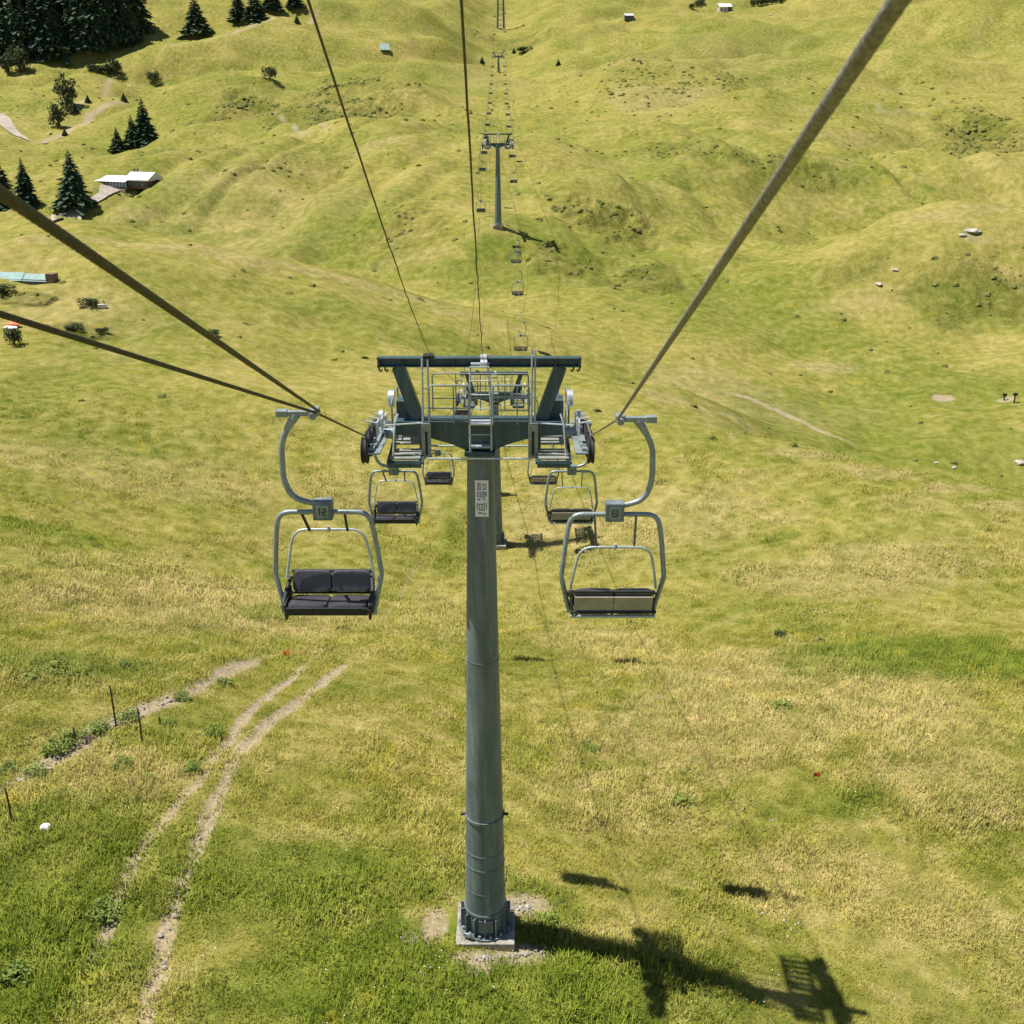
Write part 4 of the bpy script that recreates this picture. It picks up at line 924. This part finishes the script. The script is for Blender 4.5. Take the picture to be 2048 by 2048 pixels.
# alpine hut with terrace awning
g = place(262, 372); u = 1 / ppm(g)
hut = empty('alpine_hut', g + Vector((0, 0, -.3)), 'alpine hut with pale sheet roof and white awning over a glazed terrace', 'hut', None, math.radians(-14)); q = u * 1.0
def hb_(name, c, d, m, parent=hut, **k): return MB().box(tuple(v * q for v in c), tuple(v * q for v in d), **k).build(name, M[m], parent)
hb_('wall', (22, 10, 8), (46, 46, 16), 'woodp')
for x in (6, 20, 34): hb_('window', (x, -13.2, 9), (6, .8, 5), 'wglass')
m = MB(); z_e, z_r = 17 * q, 30 * q
m.add([(-6 * q, -18 * q, z_e), (50 * q, -18 * q, z_e), (50 * q, 40 * q, z_e), (-6 * q, 40 * q, z_e), (-6 * q, 14 * q, z_r), (50 * q, 14 * q, z_r), (-6 * q, -18 * q, z_e - 2 * q), (50 * q, -18 * q, z_e - 2 * q), (50 * q, 40 * q, z_e - 2 * q), (-6 * q, 40 * q, z_e - 2 * q)],
      [(0, 1, 5, 4), (4, 5, 2, 3), (0, 4, 3), (1, 2, 5), (6, 9, 8, 7), (0, 6, 7, 1), (1, 7, 8, 2), (2, 8, 9, 3), (3, 9, 6, 0)])
rf = m.build('roof', M['roofw'], hut)
for x in (2, 9): MB().box((x * q, 16 * q, 32 * q), (2.4 * q, 2.4 * q, 8 * q)).build('chimney', M['slate'], rf)
hb_('side_roof', (-18, 20, 17), (26, 30, 1.5), 'slate')
hb_('terrace_deck', (-26, -16, 1), (68, 26, 4), 'woodp')
m = MB(); m.add([(-62 * q, -30 * q, 15 * q), (6 * q, -30 * q, 14 * q), (6 * q, 4 * q, 23 * q), (-58 * q, 4 * q, 23 * q), (-62 * q, -30 * q, 14.2 * q), (6 * q, -30 * q, 13.2 * q), (6 * q, 4 * q, 22.2 * q), (-58 * q, 4 * q, 22.2 * q)],
      [(0, 1, 2, 3), (7, 6, 5, 4), (0, 4, 5, 1), (1, 5, 6, 2), (2, 6, 7, 3), (3, 7, 4, 0)]); m.build('awning', M['canvas'], hut)
hb_('terrace_wall', (-24, 0, 9), (60, 3, 16), 'slate')
for i in range(9): hb_('terrace_pane', (-56 + i * 7.2, -26, 7), (6.0, .8, 9), 'wglass')
for i in range(10): hb_('terrace_post', (-59.6 + i * 7.2, -26, 8), (.9, 1.2, 13), 'white')
hb_('retaining_wall', (-30, -34, -6), (74, 3, 12), 'stone')
tag(hut)
# gravel yard and lane, draped on the ground
def draped(name, rows, mtl, lift=.06):
    m = MB(); L_ = []
    for a, b in rows:
        ga, gb = G(*a), G(*b)
        for i in range(5):
            t = i / 4; x, y = ga.x + (gb.x - ga.x) * t, ga.y + (gb.y - ga.y) * t; L_.append((x, y))
    # refine between rows
    R_ = [L_[i:i + 5] for i in range(0, len(L_), 5)]; rr = []
    for a, b in zip(R_, R_[1:]):
        for k in range(8): rr.append([(p[0] + (q_[0] - p[0]) * k / 8, p[1] + (q_[1] - p[1]) * k / 8) for p, q_ in zip(a, b)])
    rr.append(R_[-1]); fl = [p for r_ in rr for p in r_]; zz = hz([p[0] for p in fl], [p[1] for p in fl])
    m.add([(p[0], p[1], z + lift) for p, z in zip(fl, zz)], [(i * 5 + j, i * 5 + j + 1, (i + 1) * 5 + j + 1, (i + 1) * 5 + j) for i in range(len(rr) - 1) for j in range(4)])
    return tag(m.build(name, M[mtl], None, True), kind='structure')
draped('gravel_yard', [((200, 372), (272, 374)), ((198, 388), (240, 384)), ((182, 398), (212, 398)), ((176, 410), (186, 410))], 'gravel', .25)
draped('gravel_road', [((-20, 232), (10, 228)), ((0, 252), (28, 252)), ((25, 270), (50, 274)), ((48, 279), (62, 285))], 'gravel', .25)
draped('gravel_lane', [((178, 402), (192, 408)), ((150, 418), (162, 424)), ((118, 430), (126, 440)), ((100, 436), (106, 446))], 'gravel', .25)
# long low shelter with pale teal sheeting
g = place(60, 566); u = 1 / ppm(g); q = u
sh = empty('sheeted_shelter', g, 'long low shed roofed with pale teal sheeting at the left edge', 'shed', None, math.radians(-9))
def sb(name, c, d, m_, R=None): return MB().box(tuple(v * q for v in c), tuple(v * q for v in d), R).build(name, M[m_], sh)
R = Matrix.Rotation(math.radians(38), 3, 'X')
sb('roof_sheet', (-42, 0, 12), (58, 22, 1), 'teal', R); sb('roof_sheet', (14, 0, 11), (52, 20, 1), 'teal', R)
sb('front_wall', (-14, -6, 3), (110, 1.5, 10), 'slate'); sb('end_wall', (48, 2, 8), (17, 18, 24), 'woodp'); sb('back_wall', (-14, 9, 8), (110, 1.5, 14), 'woodp')
# far hut right
def far_hut(px, py, wpx, label, roof='white', wall='plaster'):
    g = place(px, py); q = wpx / ppm(g) / 10
    e = empty('mountain_hut', g + Vector((0, 0, -.4)), label, 'hut', None, math.radians(8))
    MB().box((0, 0, 2 * q), (9 * q, 5 * q, 4.4 * q)).build('wall', M[wall], e)
    m = MB(); m.prism([(-3.4 * q, 4.2 * q), (0, 6.6 * q), (3.4 * q, 4.2 * q), (0, 6.1 * q)], 'x', -5.2 * q, 5.2 * q); m.build('roof', M[roof], e)
    for x in (-2.6, 0, 2.6): MB().box((x * q, -2.53 * q, 2.2 * q), (1.1 * q, .1 * q, 1.5 * q)).build('window', M['slate'], e)
    MB().box((3.8 * q, 0, 1.9 * q), (3.4 * q, 5.6 * q, 4.6 * q)).build('annex', M['slate'], e)
    return e
far_hut(1448, 24, 26, 'small pale hut with white roof and dark end at the top right'); far_hut(1257, 38, 18, 'tiny hut with pale roof near the top edge right of the tower line', 'roofw', 'slate')
# greenish tent
g = place(769, 100); q = 22 / ppm(g)
e = empty('tent', g, 'small pale green tent alone on the far left slope', 'tent', None, .3)
MB().prism([(-.5 * q, 0), (0, .55 * q), (.5 * q, 0)], 'x', -.42 * q, .42 * q).build('canopy', M['teal'], e); MB().box((.44 * q, 0, .18 * q), (.05 * q, .3 * q, .3 * q)).build('doorway', M['dark'], e)
# fence posts along the eroded path
for k, (px, py, h, lb) in enumerate([(232, 1452, 78, 'tall thin wooden post behind the eroded footpath'), (285, 1487, 68, 'wooden post in front of the eroded footpath with a short crosspiece'), (24, 1644, 68, 'wooden post near the left edge below the footpath'), (150, 1478, 22, 'short broken wooden post on the eroded footpath'), (320, 1448, 14, 'stub of a post at the far end of the bare stones')]):
    g = place(px, py); s_ = h / ppm(g) / math.cos(math.radians(33))
    e = empty('fence_post', g, lb, 'post', 'old fence posts by the footpath')
    m = MB(); m.tube([(0, 0, -.1), (.01, 0, s_ * .5), (.0, .01, s_)], [.032, .03, .026], 8); m.build('stake', M['wood'], e, True)
    if k == 1: m = MB(); m.cyl((-.13, -.03, s_ * .80), (.05, -.03, s_ * .84), .012, 6); m.build('crosspiece', M['wood'], e, True)
# rocks
def rock(seed, parent=None, name='rock'):
    r = random.Random(seed); bm = bmesh.new(); bmesh.ops.create_icosphere(bm, subdivisions=2, radius=.5)
    for v in bm.verts: v.co *= r.uniform(.78, 1.1); v.co.z *= .6
    me_ = bpy.data.meshes.new(name); bm.to_mesh(me_); bm.free(); me_.materials.append(M['stone']); return me_
ROCK = [rock(i) for i in range(4)]
for k, (px, py, w_, lb) in enumerate([(1873, 925, 12, 'small pale boulder on the right meadow'), (1908, 935, 14, 'pale boulder right of a smaller one on the right meadow'), (2040, 925, 26, 'white boulder at the right edge of the picture'), (1945, 462, 34, 'grey rock outcrop on the right hill crown'), (1925, 470, 20, 'lower rock beside the outcrop on the hill crown'), (1757, 568, 20, 'grey rock lying on the right hillside'), (1790, 540, 16, 'upper grey rock on the right hillside'),
                         (1450, 40, 8, 'white stone below the far hut'), (1542, 30, 8, 'white stone right of the far hut'), (100, 320, 4, ''), (90, 287, 14, 'pale block at the end of the gravel road'), (1320, 1400, 36, 'flat pale stone in the straw grass right of the tower'), (1750, 1185, 10, ''), (1545, 1640, 12, 'small white stone below the red marker')]):
    if not lb: continue
    g = place(px, py); s_ = w_ / ppm(g); o = link(bpy.data.objects.new('boulder', ROCK[k % 4]), None, g); o.scale = (s_, s_ * .8, s_ * .6); o.rotation_euler.z = k; tag(o, lb, 'rock')
# loose stones and gravel on the bare ground
m = MB(); rr = random.Random(4); bm0 = [tuple(v.co) for v in ROCK[0].vertices]
small_ = [(-.5, -.3, 0), (.4, -.5, 0), (.5, .4, 0), (-.3, .5, 0), (-.2, -.1, .4), (.25, .15, .35)]
def stones(pxs, nn, wd):
    for i in range(nn):
        t = rr.random() * (len(pxs) - 1); k = int(t); t -= k; g = G(pxs[k][0] * (1 - t) + pxs[k + 1][0] * t + rr.gauss(0, wd), pxs[k][1] * (1 - t) + pxs[k + 1][1] * t + rr.gauss(0, wd * .45))
        s_ = rr.uniform(.02, .075) * (1 if rr.random() > .08 else 2.2); R = Matrix.Rotation(rr.uniform(0, 6), 3, 'Z')
        vs = [g + R @ (Vector(p) * s_) for p in small_]; m.add(vs, [(0, 1, 4), (1, 5, 4), (1, 2, 5), (2, 3, 5), (3, 4, 5), (3, 0, 4)])
stones([(0, 1580), (90, 1530), (150, 1490), (210, 1450), (270, 1425), (340, 1400)], 260, 12)
stones([(800, 1860), (830, 1880)], 25, 10); stones([(940, 1920), (1020, 1910), (1090, 1900)], 60, 9); stones([(1040, 1800), (1060, 1850)], 60, 8)
stones([(290, 2040), (312, 1950), (340, 1840), (370, 1745), (445, 1570)], 50, 9)
tag(m.build('loose_stones', M['stone'], None), 'loose pale stones on the bare footpath, wheel ruts and round the tower foot', 'stones', None, 'stuff')
# wildflowers in the near meadow
fw = random.Random(11)
for mk, nn, lb in (('white', 520, 'scattered tiny white wildflowers in the near meadow'), ('orange', 160, 'scattered tiny orange yellow wildflowers in the near meadow')):
    m = MB(); pts_ = []
    for c in range(70 if mk == 'white' else 26):
        y0 = 17 + 40 * fw.random() ** 1.3; x0 = fw.uniform(-.52, .52) * (y0 + 8)
        for k in range(nn // (70 if mk == 'white' else 26)): pts_.append((x0 + fw.gauss(0, .5), y0 + fw.gauss(0, .4)))
    zz = hz([p[0] for p in pts_], [p[1] for p in pts_])
    for (x, y), z in zip(pts_, zz):
        r_ = fw.uniform(.012, .028); h_ = fw.uniform(.12, .2); m.add([(x - r_, y, z + h_), (x, y - r_, z + h_ + .01), (x + r_, y, z + h_), (x, y + r_, z + h_ - .005), (x, y, z + h_ + .02)], [(0, 1, 4), (1, 2, 4), (2, 3, 4), (3, 0, 4)])
    tag(m.build('wildflowers', M[mk], None), lb, 'wildflowers', None, 'stuff')
# litter and markers
g = place(1627, 1560); e = empty('marker_flag', g, 'small red marker flag standing in the straw grass at the right', 'flag'); MB().cyl((0, 0, 0), (0, 0, .3), .008, 6).build('stick', M['dark'], e)
m = MB(); m.add([(0, 0, .3), (.2, .03, .28), (.18, -.02, .14), (0, 0, .15), (0, .006, .3), (.2, .036, .28), (.18, -.014, .14), (0, .006, .15)], [(0, 1, 2, 3), (7, 6, 5, 4), (0, 4, 5, 1), (1, 5, 6, 2), (2, 6, 7, 3)]); m.build('cloth', M['red'], e)
g = place(567, 1315); e = empty('marker_flag', g, 'orange marker flag lying in the dry grass left of the tower', 'flag'); MB().cyl((0, 0, 0), (.05, 0, .25), .008, 6).build('stick', M['dark'], e)
m = MB(); m.add([(0, 0, .28), (.26, .05, .34), (.28, -.02, .10), (.05, 0, .02), (0, .008, .28), (.26, .058, .34), (.28, -.012, .10), (.05, .008, .02)], [(0, 1, 2, 3), (7, 6, 5, 4), (0, 4, 5, 1), (1, 5, 6, 2), (2, 6, 7, 3)]); m.build('cloth', M['orange'], e)
g = place(92, 1660); o = link(bpy.data.objects.new('plastic_sack', ROCK[2]), None, g + Vector((0, 0, .1))); o.data = ROCK[2].copy(); o.data.materials[0] = M['white']; o.scale = (.30, .28, .32); tag(o, 'small round white sack lying in the grass near the left edge', 'sack')
# orange and white heap at the left edge
g = place(25, 655); q = 30 / ppm(g)
e = empty('covered_heap', g, 'heap under an orange and white sheet at the left edge', 'tarpaulin')
o = link(bpy.data.objects.new('orange_sheet', ROCK[1].copy()), e, (0, .2, .2 * q)); o.data.materials[0] = M['orange']; o.scale = (q, q * .8, q * .6)
o = link(bpy.data.objects.new('white_sheet', ROCK[3].copy()), e, (0, -.35 * q, .05 * q)); o.data.materials[0] = M['white']; o.scale = (q * 1.0, q * .5, q * .45)
# water trough
g = place(205, 616); q = 20 / ppm(g)
e = empty('water_trough', g, 'pale box trough on the slope right of the dark oval bush', 'trough', None, .2)
MB().box((0, 0, .2 * q), (q * .8, q * .4, .35 * q)).build('basin', M['plaster'], e); MB().box((.2 * q, .1 * q, .5 * q), (.08 * q, .08 * q, .5 * q)).build('spout_post', M['wood'], e)
# small signpost by the bare patch at the right edge
for (px, py, lb) in [(2028, 806, 'dark short post right of the bare patch at the right edge'), (2008, 800, 'lower dark post by the bare patch at the right edge')]:
    g = place(px, py); q = 18 / ppm(g) * (1 if px > 2020 else .6)
    e = empty('hydrant_post', g, lb, 'post'); MB().cyl((0, 0, 0), (0, 0, q), .08, 6).build('pipe', M['dark'], e); MB().box((0, 0, q), (.4, .25, .25)).build('head', M['dark'], e)
